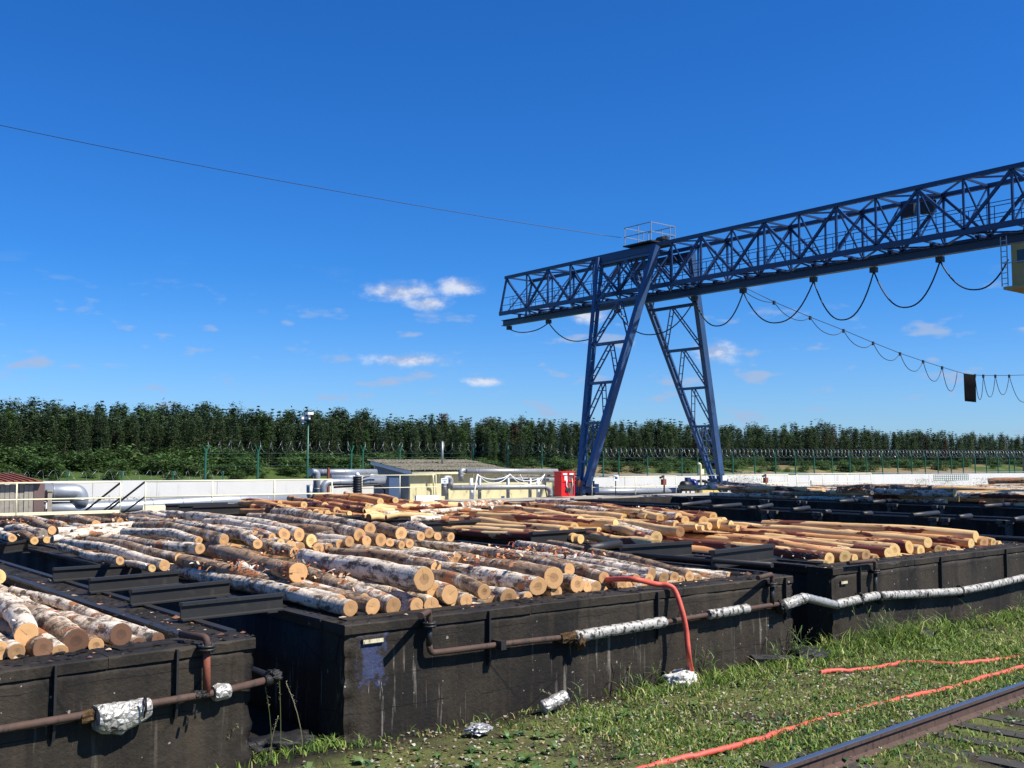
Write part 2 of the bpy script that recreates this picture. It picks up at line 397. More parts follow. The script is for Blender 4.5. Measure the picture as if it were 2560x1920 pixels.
def m_vcol(name, rough=.7, trans=.25, spec=.25, bmp=0, gain=1.0):
    m, nt, bs = new_mat(name)
    a = nt.n('ShaderNodeAttribute', attribute_name='tint').outputs['Color']
    setin(nt, bs, 'Base Color', a)
    bs.inputs['Roughness'].default_value = rough
    bs.inputs['Specular IOR Level'].default_value = spec
    if trans:
        tr = nt.n('ShaderNodeBsdfTranslucent', {'Color': a})
        mx = nt.n('ShaderNodeMixShader', {0: trans, 1: bs.outputs[0], 2: tr.outputs[0]})
        out = nt.nodes['Material Output']
        nt.t.links.new(mx.outputs[0], out.inputs[0])
    return m
MAT['grass'] = m_vcol('grass_blades', .6, .3)
MAT['leaf'] = m_vcol('weed_leaves', .5, .25, .4)
MAT['chips'] = m_vcol('bark_chips', .85, 0, .15)
MAT['needles'] = m_vcol('pine_needles', .75, .12, .2)
MAT['shrubleaf'] = m_vcol('shrub_leaves', .65, .25, .25)


def m_ground():
    m, nt, bs = new_mat('ground_soil_and_meadow')
    p = nt.n('ShaderNodeNewGeometry').outputs['Position']
    sep = nt.n('ShaderNodeSeparateXYZ', {0: p})
    Y, Xx = sep.outputs[1], sep.outputs[0]
    n1 = nt.noise(p, .9, 6.0, .65)
    n2 = nt.noise(p, 7.0, 6.0, .7)
    n3 = nt.noise(p, 45.0, 4.0, .7)
    soil = nt.mix(n2, (0.020, 0.016, 0.012), (0.075, 0.06, 0.042))
    soil = nt.mix(nt.math('MULTIPLY', nt.ramp(n3, .5, .7), .6), soil, (0.13, 0.11, 0.08))
    turf = nt.mix(n3, (0.05, 0.065, 0.018), (0.20, 0.21, 0.07))
    near = nt.mix(nt.ramp(n1, .36, .56), soil, turf)
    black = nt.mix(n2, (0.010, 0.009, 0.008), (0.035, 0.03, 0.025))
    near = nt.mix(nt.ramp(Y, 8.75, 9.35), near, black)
    nf = nt.noise(p, .02, 5.0, .6)
    nf2 = nt.noise(p, .16, 6.0, .7)
    green = nt.mix(nf2, (0.028, 0.062, 0.014), (0.085, 0.12, 0.03))
    tan = nt.mix(nf2, (0.14, 0.105, 0.05), (0.26, 0.19, 0.10))
    tf = nt.math('MULTIPLY', nt.ramp(nt.math('ADD', nt.math('MULTIPLY', nf2, .5), nf), .68, .82), nt.ramp(Xx, 190, 260))
    far = nt.mix(tf, green, tan)
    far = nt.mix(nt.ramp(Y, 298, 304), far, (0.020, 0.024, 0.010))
    c = nt.mix(nt.ramp(Y, 52, 60), near, far)
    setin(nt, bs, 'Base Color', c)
    bs.inputs['Roughness'].default_value = .95
    bs.inputs['Specular IOR Level'].default_value = .1
    bump(nt, bs, nt.math('ADD', n2, nt.math('MULTIPLY', n3, .4)), .9, .06)
    return m
MAT['ground'] = m_ground()


def m_concrete():
    m, nt, bs = new_mat('white_concrete_wall')
    p = nt.n('ShaderNodeNewGeometry').outputs['Position']
    a = nt.noise(nt.mapping(p, (1, 1, .6)), .5, 6.0, .65)
    b = nt.noise(nt.mapping(p, (2.5, 2.5, .5), (7, 1, 0)), 1.0, 6.0, .7)
    c = nt.mix(a, (0.58, 0.565, 0.52), (0.78, 0.765, 0.71))
    c = nt.mix(nt.math('MULTIPLY', nt.ramp(b, .55, .72), .5), c, (0.42, 0.405, 0.37))
    setin(nt, bs, 'Base Color', c)
    bs.inputs['Roughness'].default_value = .9
    bs.inputs['Specular IOR Level'].default_value = .15
    bump(nt, bs, nt.noise(p, 6.0, 6.0, .7), .3, .02)
    return m
MAT['concrete'] = m_concrete()


# ------------------------------------------------------------------ mesh helpers
def V(*a): return Vector(a[0]) if len(a) == 1 else Vector(a)

class MB:
    def __init__(self): self.v = []; self.f = []; self.sm = []
    def add(self, vs, fs, smooth=False):
        o = len(self.v)
        self.v += [tuple(p) for p in vs]
        self.f += [tuple(i + o for i in f) for f in fs]
        self.sm += [smooth] * len(fs)
        return self
    def box(self, lo, hi):
        x0, y0, z0 = lo; x1, y1, z1 = hi
        return self.add([(x0, y0, z0), (x1, y0, z0), (x1, y1, z0), (x0, y1, z0), (x0, y0, z1), (x1, y0, z1), (x1, y1, z1), (x0, y1, z1)],
                        [(0, 3, 2, 1), (4, 5, 6, 7), (0, 1, 5, 4), (1, 2, 6, 5), (2, 3, 7, 6), (3, 0, 4, 7)])
    def bar(self, p, q, w=.1, h=None, up=(0, 0, 1)):
        h = w if h is None else h
        p, q = V(p), V(q); d = (q - p).normalized(); u = V(up)
        if abs(d.dot(u)) > .98: u = V(0, 1, 0)
        s = d.cross(u).normalized(); t = s.cross(d).normalized()
        vs = []
        for c in (p, q):
            for a, b in ((-1, -1), (1, -1), (1, 1), (-1, 1)):
                vs.append(c + s * (a * w / 2) + t * (b * h / 2))
        return self.add(vs, [(0, 1, 2, 3), (7, 6, 5, 4), (0, 4, 5, 1), (1, 5, 6, 2), (2, 6, 7, 3), (3, 7, 4, 0)])
    def profile(self, p, q, pts, up=(0, 0, 1), jit=None):
        """sweep a closed 2-D profile (side, up) from p to q"""
        p, q = V(p), V(q); d = (q - p).normalized(); u = V(up)
        s = d.cross(u).normalized(); t = s.cross(d).normalized()
        n = len(pts)
        vs = [c + s * a + t * b for c in (p, q) for a, b in pts]
        fs = [tuple(range(n))[::-1], tuple(range(n, 2 * n))]
        fs += [(i, (i + 1) % n, n + (i + 1) % n, n + i) for i in range(n)]
        return self.add(vs, fs)
    def tube(self, path, r, n=10, caps=True, rfun=None):
        path = [V(p) for p in path]
        vs, fs = [], []
        up = V(0, 0, 1)
        prev = None
        for i, p in enumerate(path):
            a = path[max(0, i - 1)]; b = path[min(len(path) - 1, i + 1)]
            d = (b - a)
            d = d.normalized() if d.length > 1e-9 else V(0, 0, 1)
            if prev is None:
                s = d.cross(up)
                if s.length < .05: s = d.cross(V(1, 0, 0))
            else:
                s = prev - d * prev.dot(d)
                if s.length < 1e-4: s = d.cross(up)
            s.normalize(); prev = s
            t = d.cross(s)
            rr = rfun(i) if rfun else r
            for k in range(n):
                an = 2 * math.pi * k / n
                vs.append(p + (s * math.cos(an) + t * math.sin(an)) * rr)
        m = len(path)
        for i in range(m - 1):
            for k in range(n):
                k2 = (k + 1) % n
                fs.append((i * n + k, i * n + k2, (i + 1) * n + k2, (i + 1) * n + k))
        self.add(vs, fs, True)
        if caps: 
            o = len(self.v) - len(vs)
            self.f += [tuple(o + k for k in range(n))[::-1], tuple(o + (m - 1) * n + k for k in range(n))]
            self.sm += [False, False]
        return self
    def build(self, name, mat, parent=None, **tags):
        me = bpy.data.meshes.new(name)
        me.from_pydata(self.v, [], self.f)
        me.polygons.foreach_set('use_smooth', self.sm)
        me.materials.append(MAT[mat] if isinstance(mat, str) else mat)
        me.update()
        return link(name, me, parent, **tags)

def link(name, me, parent=None, **tags):
    o = bpy.data.objects.new(name, me)
    COL.objects.link(o)
    if parent is not None: o.parent = parent
    for k, v in tags.items(): o[k] = v
    return o

def empty(name, loc, label, category, group=None, rz=0.0):
    o = bpy.data.objects.new(name, None)
    COL.objects.link(o)
    o.location = loc; o.rotation_euler = (0, 0, rz)
    o.empty_display_size = .2
    o['label'] = label; o['category'] = category
    if group: o['group'] = group
    return o

def tag(o, label, category, group=None):
    o['label'] = label; o['category'] = category
    if group: o['group'] = group
    return o

class Thing:
    """an Empty at the base whose parts are built in world coordinates"""
    def __init__(self, name, base, label, category, group=None):
        self.base = V(base)
        self.o = empty(name, self.base, label, category, group)
    def part(self, mb, name, mat, parent=None, **tags):
        b = self.base
        mb.v = [(x - b.x, y - b.y, z - b.z) for x, y, z in mb.v]
        return mb.build(name, mat, parent or self.o, **tags)

def rounded(pts, r=.25, n=5):
    pts = [V(p) for p in pts]
    out = [pts[0]]
    for i in range(1, len(pts) - 1):
        a, b, c = pts[i - 1], pts[i], pts[i + 1]
        d1, d2 = (a - b), (c - b)
        rr = min(r, d1.length * .45, d2.length * .45)
        p, q = b + d1.normalized() * rr, b + d2.normalized() * rr
        for k in range(n + 1):
            t = k / n
            out.append(p * (1 - t) ** 2 + b * 2 * t * (1 - t) + q * t * t)
    out.append(pts[-1])
    return out

def ring(mb, c, axis, r, w, n=14):
    c, axis = V(c), V(axis).normalized()
    mb.tube([c - axis * w / 2, c + axis * w / 2], r, n)

def poly_arrays(name, verts, faces, mat, tint=None, parent=None, smooth=False, **tags):
    """fast mesh from numpy arrays; faces (n,3) or (n,4); tint per-vertex rgb"""
    me = bpy.data.meshes.new(name)
    verts = np.asarray(verts, np.float32); faces = np.asarray(faces, np.int32)
    nf, k = faces.shape
    me.vertices.add(len(verts)); me.vertices.foreach_set('co', verts.ravel())
    me.loops.add(nf * k); me.loops.foreach_set('vertex_index', faces.ravel())
    me.polygons.add(nf)
    me.polygons.foreach_set('loop_start', np.arange(0, nf * k, k, dtype=np.int32))
    me.polygons.foreach_set('loop_total', np.full(nf, k, np.int32))
    if smooth: me.polygons.foreach_set('use_smooth', np.ones(nf, bool))
    me.update(calc_edges=True)
    if tint is not None:
        a = me.attributes.new('tint', 'FLOAT_COLOR', 'POINT')
        t = np.ones((len(verts), 4), np.float32); t[:, :3] = tint
        a.data.foreach_set('color', t.ravel())
    me.materials.append(MAT[mat])
    return link(name, me, parent, **tags) if parent is not False else me

# >>>PART2

# ------------------------------------------------------------------ ground
def smooth(a, b, x):
    t = min(1, max(0, (x - a) / (b - a))); return t * t * (3 - 2 * t)

def gz(x, y):
    z = -0.004
    z += -4.0 * smooth(53, 80, y)
    z += 5.2 * smooth(245, 305, y) + 9.0 * smooth(310, 520, y)
    if y > 200: z += 0.9 * mnoise.noise((x * .02, y * .02, 0)) * smooth(240, 290, y)
    if y < 9.3: z += 0.035 * mnoise.noise((x * .7, y * .7, 1)) + .02 * mnoise.noise((x * 2.3, y * 2.3, 4))
    if y < 5.2: z -= .03
    return z

def build_ground():
    xs = list(np.arange(-10, 34, .4)) + list(np.arange(34, 160, 6.0)) + list(np.arange(160, 900, 14.0)) + [1000, 1300, 1800, 2600, 4000]
    xs = [-4000, -2000, -1000, -500, -250, -120, -60, -30, -18] + xs
    ys = [-3000, -1200, -500, -200, -80, -30, -10, -4] + list(np.arange(0, 10.4, .35)) + list(np.arange(11, 52, 3.5)) + list(np.arange(53, 82, 3.0)) + [90, 120, 160, 200, 225] + list(np.arange(240, 520, 7.0)) + [560, 640, 800, 1200, 2000, 4000]
    nx, ny = len(xs), len(ys)
    vs = [(x, y, gz(x, y)) for y in ys for x in xs]
    fs = [(j * nx + i, j * nx + i + 1, (j + 1) * nx + i + 1, (j + 1) * nx + i) for j in range(ny - 1) for i in range(nx - 1)]
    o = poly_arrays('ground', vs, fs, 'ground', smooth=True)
    o['kind'] = 'structure'
build_ground()

# ------------------------------------------------------------------ the log pits
TOP = 1.163
PITS = {   # front-left corner, front-right corner, far Y
    'a': ((-6.5, 8.25), (4.37, 9.32), 34.0),
    'b': ((5.38, 9.44), (12.73, 9.48), 34.0),
    'c': ((14.01, 9.70), (21.45, 10.02), 34.0),
    'd': ((22.5, 10.1), (29.2, 10.1), 34.0),
    'e': ((30.3, 10.1), (37.2, 10.1), 34.0),
    'f': ((38.2, 10.1), (47.0, 10.1), 34.0)}
PIT_LABEL = {'a': 'blackened concrete log pit whose front pipe carries a torn foil sleeve and rusty riser',
             'b': 'blackened concrete log pit with blue paint remains on its front wall',
             'c': 'blackened concrete log pit holding peeled logs with long foil-wrapped pipe on its front',
             'd': 'empty black log pit next to the pit of peeled yellow logs',
             'e': 'empty black log pit between another empty pit and the far grey log heap',
             'f': 'black log pit filled with the far heap of grey birch logs'}
WT = .46
def fy(pit, x):
    (x0, y0), (x1, y1), _ = PITS[pit]
    return y0 + (y1 - y0) * (x - x0) / (x1 - x0)

def rough_wall(p0, p1, nrm, z0, z1, thick, step, amp, crumble_a=0.0, crumble_b=0.0, seed=0):
    """wall slab from p0 to p1 (2-D); the face on the -nrm side is uneven, ends may be crumbled"""
    mb = MB()
    p0, p1, nrm = V(p0[0], p0[1], 0), V(p1[0], p1[1], 0), V(nrm[0], nrm[1], 0)
    L = (p1 - p0).length; d = (p1 - p0) / L
    nu, nv = max(2, int(L / step)), max(2, int((z1 - z0) / step))
    vs = []
    for j in range(nv + 1):
        for i in range(nu + 1):
            u, v = i / nu, j / nv
            q = p0 + d * (u * L) + V(0, 0, z0 + v * (z1 - z0))
            n = amp * (mnoise.noise((q.x * 3, q.y * 3 + seed, q.z * 3)) + .6 * mnoise.noise((q.x * 11, q.y * 11 + seed, q.z * 11)))
            for cr, dist, sg in ((crumble_a, u * L, 1), (crumble_b, (1 - u) * L, -1)):
                if cr and dist < .16:
                    k = (1 - dist / .16) * cr * max(0, .35 + .9 * mnoise.noise((seed, q.z * 7, 5)) + .5 * mnoise.noise((seed + 3, q.z * 19, dist * 20)))
                    n += .7 * k
                    q += d * (sg * .6 * k)
            vs.append(q + nrm * n)
    fs = [(j * (nu + 1) + i, j * (nu + 1) + i + 1, (j + 1) * (nu + 1) + i + 1, (j + 1) * (nu + 1) + i) for j in range(nv) for i in range(nu)]
    mb.add(vs, fs, True)
    # back, ends and top, closed by a plain shell
    b = [p0 + nrm * thick, p1 + nrm * thick]
    for row in (0, nv):
        base = row * (nu + 1)
        a0, a1 = vs[base], vs[base + nu]
        z = z0 if row == 0 else z1
        q0, q1 = V(b[0].x, b[0].y, z), V(b[1].x, b[1].y, z)
        o = len(mb.v)
        mb.add([q0, q1], [])
        idx = [base + i for i in range(nu + 1)]
        mb.f.append(tuple(idx + [o + 1, o]) if row else tuple([o, o + 1] + idx[::-1])); mb.sm.append(False)
    mb.add([V(b[0].x, b[0].y, z0), V(b[1].x, b[1].y, z0), V(b[1].x, b[1].y, z1), V(b[0].x, b[0].y, z1)], [(0, 3, 2, 1)])
    for e, qb, rev in ((0, b[0], False), (nu, b[1], True)):
        col = [j * (nu + 1) + e for j in range(nv + 1)]
        o = len(mb.v)
        mb.add([V(qb.x, qb.y, z1), V(qb.x, qb.y, z0)], [])
        f = col + [o, o + 1]
        mb.f.append(tuple(f[::-1] if not rev else f)); mb.sm.append(False)
    return mb

def build_pit(key):
    (x0, y0), (x1, y1), yb = PITS[key]
    T = Thing('log_pit', (x0, y0, 0), PIT_LABEL[key], 'log pit', 'blackened concrete log pits in a row')
    near = key in 'abc'
    mat = 'pitblue' if key == 'b' else 'pit'
    st = .055 if key in 'ab' else (.08 if key == 'c' else .8)
    lip = .098
    fx0 = max(x0, 0.2) if key == 'a' else x0
    fy0 = fy(key, fx0)
    crA, crB = {'a': (0, .10), 'b': (.13, .05), 'c': (.12, .0)}.get(key, (0, 0))
    mb = rough_wall((fx0, fy0), (x1, y1), (0, 1), -.3, TOP - lip, WT, st, .007 if near else .0, crA, crB, ord(key))
    T.part(mb, 'front_wall', mat)
    if key == 'a':
        T.part(MB().box((x0, y0 + .2, -.3), (.2, y0 + .9, TOP - lip)), 'front_wall', 'pit')
    # steel-edged rim slab on the front wall, in lengths with open joints
    n = 3 if near else 1
    for i in range(n):
        u0, u1 = i / n, (i + 1) / n - (.0012 if i < n - 1 else 0)
        a = V(fx0 + (x1 - fx0) * u0, 0, 0); b = V(fx0 + (x1 - fx0) * u1, 0, 0)
        ya, yc = fy(key, a.x), fy(key, b.x)
        o = .018 + rng.uniform(-.004, .004)
        dz = rng.uniform(-.004, .004)
        m = MB()
        z0, z1 = TOP - lip + .002, TOP + dz
        ns = max(2, int((b.x - a.x) / .07)) if near else 1
        rows = []
        for q in range(ns + 1):
            u = q / ns; x = a.x + (b.x - a.x) * u; y = ya + (yc - ya) * u
            n1 = .006 * mnoise.noise((x * 2.1, y, 3)) + .004 * mnoise.noise((x * 9, y, 7)) if near else 0
            ch = max(0, mnoise.noise((x * 3.7, y * 2, 11)) - .28) * .09 if near else 0
            rows.append([(x, y - o + n1, z0), (x, y - o + n1, z1 - .012 - ch), (x, y - o + .012 + n1 + ch, z1), (x, y + WT, z1 + n1), (x, y + WT, z0)])
        m.add([p for rw in rows for p in rw], [(5 * q + e, 5 * q + 5 + e, 5 * q + 5 + (e + 1) % 5, 5 * q + (e + 1) % 5) for q in range(ns) for e in range(5)] + [(4, 3, 2, 1, 0), tuple(5 * ns + e for e in range(5))])
        T.part(m, 'rim_slab', 'pit')
        if near and i % 2 == 0:
            m = MB(); zz = z1 + .012
            m.bar((a.x + .15, fy(key, a.x) + .30, zz - .004), (a.x + (b.x - a.x) * .7, fy(key, b.x) + .30, zz - .004), .20, .012)
            T.part(m, 'cover_strip', 'pit')
    # side walls
    ws = .5
    for sx, xa, xb in ((-1, x0, x0 + ws), (1, x1 - ws, x1)):
        if key == 'a' and sx < 0: continue
        ys = fy(key, xa if sx < 0 else xb) + WT + .003
        outer = xa if sx < 0 else xb
        if near:
            if sx < 0: m = rough_wall((outer, yb), (outer, ys), (1, 0), -.3, TOP - .1, ws, .35, .02, 0, 0, 9 + ord(key))
            else: m = rough_wall((outer, ys), (outer, yb), (-1, 0), -.3, TOP - .1, ws, .35, .02, 0, 0, 5 + ord(key))
        else:
            m = MB().box((xa, ys, -.3), (xb, yb, TOP - .1))
        T.part(m, 'side_wall', 'pit')
        m = MB().box((xa - .012, ys, TOP - .098), (xb + .012, yb - .003, TOP - .012))
        w = T.part(m, 'rim_slab', 'pit')
        for xe in ((xa + .02, xb - .02)):                       # raised angle irons along both edges, in lengths
            y = ys
            while y < yb - .5:
                y2 = min(yb - .05, y + rng.uniform(2.2, 3.6))
                d = rng.uniform(-.01, .01)
                T.part(MB().box((xe - .045 + d, y, TOP - .0125), (xe + .045 + d, y2 - .012, TOP + .016 + rng.uniform(-.005, .012))), 'edge_angle', 'steel', w)
                y = y2
    T.part(MB().box((x0, yb + .003, -.3), (x1, yb + .45, TOP)), 'back_wall', 'pit')
    m = MB().add([(x0 + .3, y0 + .3, .12), (x1 - .3, y1 + .3, .12), (x1 - .3, yb, .12), (x0 + .3, yb, .12)], [(0, 1, 2, 3)])
    T.part(m, 'pit_floor', 'tar')
    # vertical stiffener fins on the front wall
    fins = {'a': [465, 150, -200], 'b': [1217, 1640, 1962], 'c': [2133, 2352, 2530]}.get(key, [])
    for px in fins:
        q = PY(px, 1500, fy(key, 1.5 if key == 'a' else (9 if key == 'b' else 17)))
        yy = fy(key, q[0])
        m = MB()
        m.bar((q[0], yy - .03, TOP - .012), (q[0], yy - .03, .63), .02, .05, up=(0, 1, 0))
        m.bar((q[0], yy - .03, .63), (q[0], yy - .012, .56), .022, .05, up=(0, 1, 0))
        T.part(m, 'stiffener_fin', 'steel')
    # crust, spilled tar and chips on the rims
    if near:
        vs, fs, tn = [], [], []
        for i in range(700):
            t = rng.random()
            if t < .45:
                x = rng.uniform(fx0, x1); y = fy(key, x) + rng.uniform(.02, WT); z = TOP
            else:
                xa = rng.choice([x0 + .05, x1 - .55]) if key != 'a' else x1 - .55
                x = xa + rng.uniform(0, .5); y = 10 + 16 * rng.random() ** 1.6; z = TOP - .01
            z += .006
            s = rng.uniform(.008, .035) * (1 if rng.random() < .9 else 2); a = rng.uniform(0, 6.28); o = len(vs)
            for k in range(4):
                b = a + k * 1.57
                vs.append((x + s * math.cos(b) * rng.uniform(.6, 1.5), y + s * math.sin(b) * rng.uniform(.5, 1), z + rng.uniform(0, .010)))
            vs.append((x, y, z + s * rng.uniform(.25, .7)))
            c = (.012, .011, .010) if rng.random() < .9 else rng.choice([(.3, .14, .07), (.4, .3, .2), (.12, .06, .04)])
            tn += [mul(c, rng.uniform(.7, 1.6))] * 5
            fs += [(o, o + 1, o + 4), (o + 1, o + 2, o + 4), (o + 2, o + 3, o + 4), (o + 3, o, o + 4)]
        b = T.base
        poly_arrays('rim_crumbs', np.array(vs) - np.array(b), fs, 'chips', tn, T.o, kind='stuff')
    return T
for kk in 'abcdef': build_pit(kk)

# steel beams bridging the gaps between the pits (old rails / channels lying on the rims)
BEAM = [(-.06, 0), (.06, 0), (.06, .018), (.013, .03), (.013, .165), (.045, .175), (.045, .215), (-.045, .215), (-.045, .175), (-.013, .165), (-.013, .03), (-.06, .018)]
def beam(x0, x1, y, label, group, z=TOP + .012, dy=0.0, k=.86):
    m = MB(); c = V((x0 + x1) / 2, y, z)
    m.profile((x0 - c.x, -dy / 2, 0), (x1 - c.x, dy / 2, 0), [(a * k, b * k) for a, b in BEAM])
    # end plates and the weld seam keep the ends from looking cut from one block
    m.box((x0 - c.x + .1, -.055 * k, -.01), (x0 - c.x + .22, .055 * k, .004))
    m.box((x1 - c.x - .22, -.055 * k, -.01), (x1 - c.x - .1, .055 * k, .004))
    o = m.build('steel_beam', 'steel')
    o.location = c
    return tag(o, label, 'steel beam', group)
gl = 'black steel beam bridging the narrow gap beside the pit with the blue paint remains'
ZBT = TOP + .195
for (lx, ly), (rx, ry_) in (((452, 1507), (706, 1482)), ((326, 1474), (573, 1450)), ((223, 1446), (446, 1427)), ((133, 1420), (354, 1406)), ((-60, 1366), (70, 1350)), ((-160, 1340), (-40, 1325))):
    pl_, pr_ = PZ(lx, ly, ZBT), PZ(rx, ry_, ZBT)
    y = float(pl_[1] + pr_[1]) / 2
    beam(float(pl_[0]), float(pr_[0]), y, gl, 'beams across the gap left of the blue-stained pit', dy=float(pr_[1] - pl_[1]))
gm = 'black steel beam bridging the gap between the birch pit and the peeled-log pit'
for i, y in enumerate((19.9, 21.8, 23.6)):
    beam(13.0, 14.95, y, gm, 'beams across the gap between birch and peeled logs', dy=.1, k=1.25)
for i, y in enumerate((31.2, 32.3, 33.4)):
    beam(12.5, 14.6, y, 'rusty dark beam across the pit gap close to the cream railing', 'dark beams near the cream railing', dy=.1, k=1.3)
q0, q1 = PZ(1768, 1413, TOP), PZ(1905, 1392, TOP)
beam(12.55, 14.35, 10.95, 'deep black channel beam above the open gap behind the foil-wrapped pipe corner', 'single gap beam', dy=.25, k=1.25)
beam(12.3, 13.9, 12.5, 'black beam half hidden behind the deep channel beam of the open gap', 'half hidden gap beam', dy=-.1, k=1.2)
beam(13.2, 15.0, 16.0, 'black beam tucked under the sawn ends of the peeled logs', 'beam under peeled logs', dy=.1, k=1.2)

def tube_thing(name, path, r, mat, label, cat, group=None, n=12, rf=None):
    path = [V(p) for p in path]
    c = path[0].copy()
    o = MB().tube([p - c for p in path], r, n, True, rf).build(name, mat)
    o.location = c
    return tag(o, label, cat, group)
tube_thing('steel_tube', [PZ(1470, 1372, 1.30), PZ(1548, 1361, 1.30)], .085, 'steel', 'dark round tube lying across the gap under the peeled logs', 'tube')
tube_thing('steel_tube', [(12.62, 9.75, 1.30), (12.55, 13.6, 1.25)], .04, 'steel', 'thin black tube lying along the edge of the birch pit', 'tube')
def C_(x, y): return 1600 + .226 * x, 1150 + .226 * y
def D_(x, y): return 2060 + .226 * x, 1150 + .226 * y
# short tubes lying on the walls between the empty pits
ct = 0
for vw, a, b in ((C_, (450, 500), (770, 460)), (C_, (790, 520), (1110, 495)), (C_, (1180, 532), (1300, 528)), (C_, (1290, 530), (1455, 498)), (C_, (1680, 553), (1865, 530)),
                 (D_, (970, 615), (1260, 585)), (D_, (1480, 635), (1620, 620)), (D_, (2090, 665), (2210, 645)), (D_, (0, 575), (60, 570)), (D_, (420, 597), (520, 590)),
                 (D_, (1760, 515), (2050, 490)), (D_, (160, 462), (380, 445)), (D_, (530, 470), (740, 448))):
    za = TOP + .1
    p, q = PZ(*vw(*a), za), PZ(*vw(*b), za)
    tube_thing('steel_tube', [p, q], .075, 'steel', 'short dark tube lying across the rims of the empty black pits', 'tube', 'short tubes across the empty pits')
    ct += 1
# pale worn brackets on the inner walls of the empty pits
for vw, x, y0, y1 in ((C_, 1380, 560, 695), (C_, 1490, 565, 600), (C_, 1470, 600, 680), (C_, 1945, 585, 650), (C_, 2000, 590, 715), (C_, 410, 515, 560), (C_, 370, 515, 555),
                      (C_, 1350, 440, 510), (C_, 1400, 445, 490), (C_, 1760, 445, 500), (C_, 1825, 460, 530), (C_, 560, 410, 460),
                      (D_, 1215, 645, 780), (D_, 1345, 650, 720), (D_, 1970, 672, 740), (D_, 2050, 680, 860), (D_, 725, 490, 585), (D_, 785, 490, 550), (D_, 1230, 505, 555), (D_, 1310, 510, 605)):
    px, pa = vw(x, y0); _, pb = vw(x, y1)
    Xw = 28.66 if PZ(px, pa, TOP)[0] < 32.5 else 36.66
    p, q = PX(px, pa, Xw), PX(px, pb, Xw)
    m = MB(); c = V(p)
    zt = min(float(p[2]), TOP + .02)
    zb = min(float(q[2]), zt - .12)
    w = rng.uniform(.10, .24)
    m.box((-.05, -w / 2, zb - c.z), (.035, w / 2, zt - c.z))
    m.box((-.09, -w * .7, zt - c.z - .08), (.03, w * .7, zt - c.z + .02))
    m.box((-.07, -w * .25, zb - c.z + .02), (-.04, w * .25, zt - c.z - .1))
    o = m.build('wall_bracket', 'bracket'); o.location = c
    tag(o, 'worn pale bracket on the inner wall of an empty black pit', 'bracket', 'brackets on the empty pit walls')

# ------------------------------------------------------------------ logs
LOGS = []
def make_log(A, B, ra, rb, bark, cut, label, group, bend=None, segs=None, sides=14):
    A, B = V(A), V(B)
    L = (B - A).length; ax = (B - A) / L
    up = V(0, 0, 1); s = ax.cross(up).normalized(); t = s.cross(ax)
    seed = rng.uniform(0, 1000)
    nseg = segs or max(8, int(L / .13))
    bd = bend if bend is not None else (rng.uniform(-.10, .10), rng.uniform(-.04, .07))
    e1, e2 = rng.uniform(.0, .07), rng.uniform(0, 6.28)
    knots = [(rng.random(), rng.uniform(0, 6.28)) for _ in range(rng.randint(1, 4))]
    ti = [rng.uniform(-.2, .2) for _ in range(4)]
    vs, fs = [], []
    for i in range(nseg + 1):
        u = i / nseg
        R0 = ra + (rb - ra) * u
        cx, cy = bd[0] * math.sin(math.pi * u), bd[1] * math.sin(math.pi * u) + .02 * math.sin(7 * u + seed) * math.sin(math.pi * u)
        for k in range(sides):
            an = 2 * math.pi * k / sides
            ca, sa = math.cos(an), math.sin(an)
            r = R0 * (1 + e1 * math.cos(2 * (an - e2)) + .05 * mnoise.noise((ca * 1.3 + seed, sa * 1.3, u * L * 2.2)) + .075 * mnoise.noise((ca * 4 + seed, sa * 4, u * L * 9)) * (1 if bark in ('white', 'grey') else .4))
            for ku, ka in knots:
                du = (u - ku) * L / .09; da = math.atan2(math.sin(an - ka), math.cos(an - ka)) / .5
                r += .022 * math.exp(-du * du - da * da)
            z = (u - .5) * L
            if i == 0: z += ti[0] * r * ca + ti[1] * r * sa
            if i == nseg: z += ti[2] * r * ca + ti[3] * r * sa
            vs.append((cx + r * ca, cy + r * sa, z))
    for i in range(nseg):
        for k in range(sides):
            k2 = (k + 1) % sides
            fs.append((i * sides + k, i * sides + k2, (i + 1) * sides + k2, (i + 1) * sides + k))
    name = 'peeled_log' if bark in ('peeled', 'orange') else 'birch_log'
    o = poly_arrays(name, vs, fs, 'bark_' + bark, smooth=True)
    mat = Matrix((s, t, ax)).transposed().to_4x4()
    # local x -> s, y -> t, z -> axis
    o.matrix_world = Matrix.Translation((A + B) / 2) @ mat
    tag(o, label, 'log', group)
    for end in (0, 1):
        rg = [vs[(nseg if end else 0) * sides + k] for k in range(sides)]
        c = np.mean(np.array(rg), axis=0)
        cv = [tuple(c)]; rad = [0.0]
        for f_ in (.5, .92, 1.0):
            for p in rg:
                w = c + (np.array(p) - c) * f_
                w[2] += (.004 if end else -.004) * (1 if f_ < 1 else 0)
                cv.append(tuple(w)); rad.append(f_)
        cf = []
        for k in range(sides):
            k2 = (k + 1) % sides
            cf.append((0, 1 + k, 1 + k2) if end else (0, 1 + k2, 1 + k))
            for q in (0, 1):
                a, b = 1 + q * sides, 1 + (q + 1) * sides
                f4 = (a + k, b + k, b + k2, a + k2)
                cf.append(f4 if end else f4[::-1])
        me = bpy.data.meshes.new('cut_face')
        me.from_pydata(cv, [], cf)
        at = me.attributes.new('rad', 'FLOAT', 'POINT'); at.data.foreach_set('value', rad)
        me.materials.append(MAT['cut_' + cut])
        link('cut_face', me, o)
    LOGS.append((A, B, ra, rb, bark))
    return o

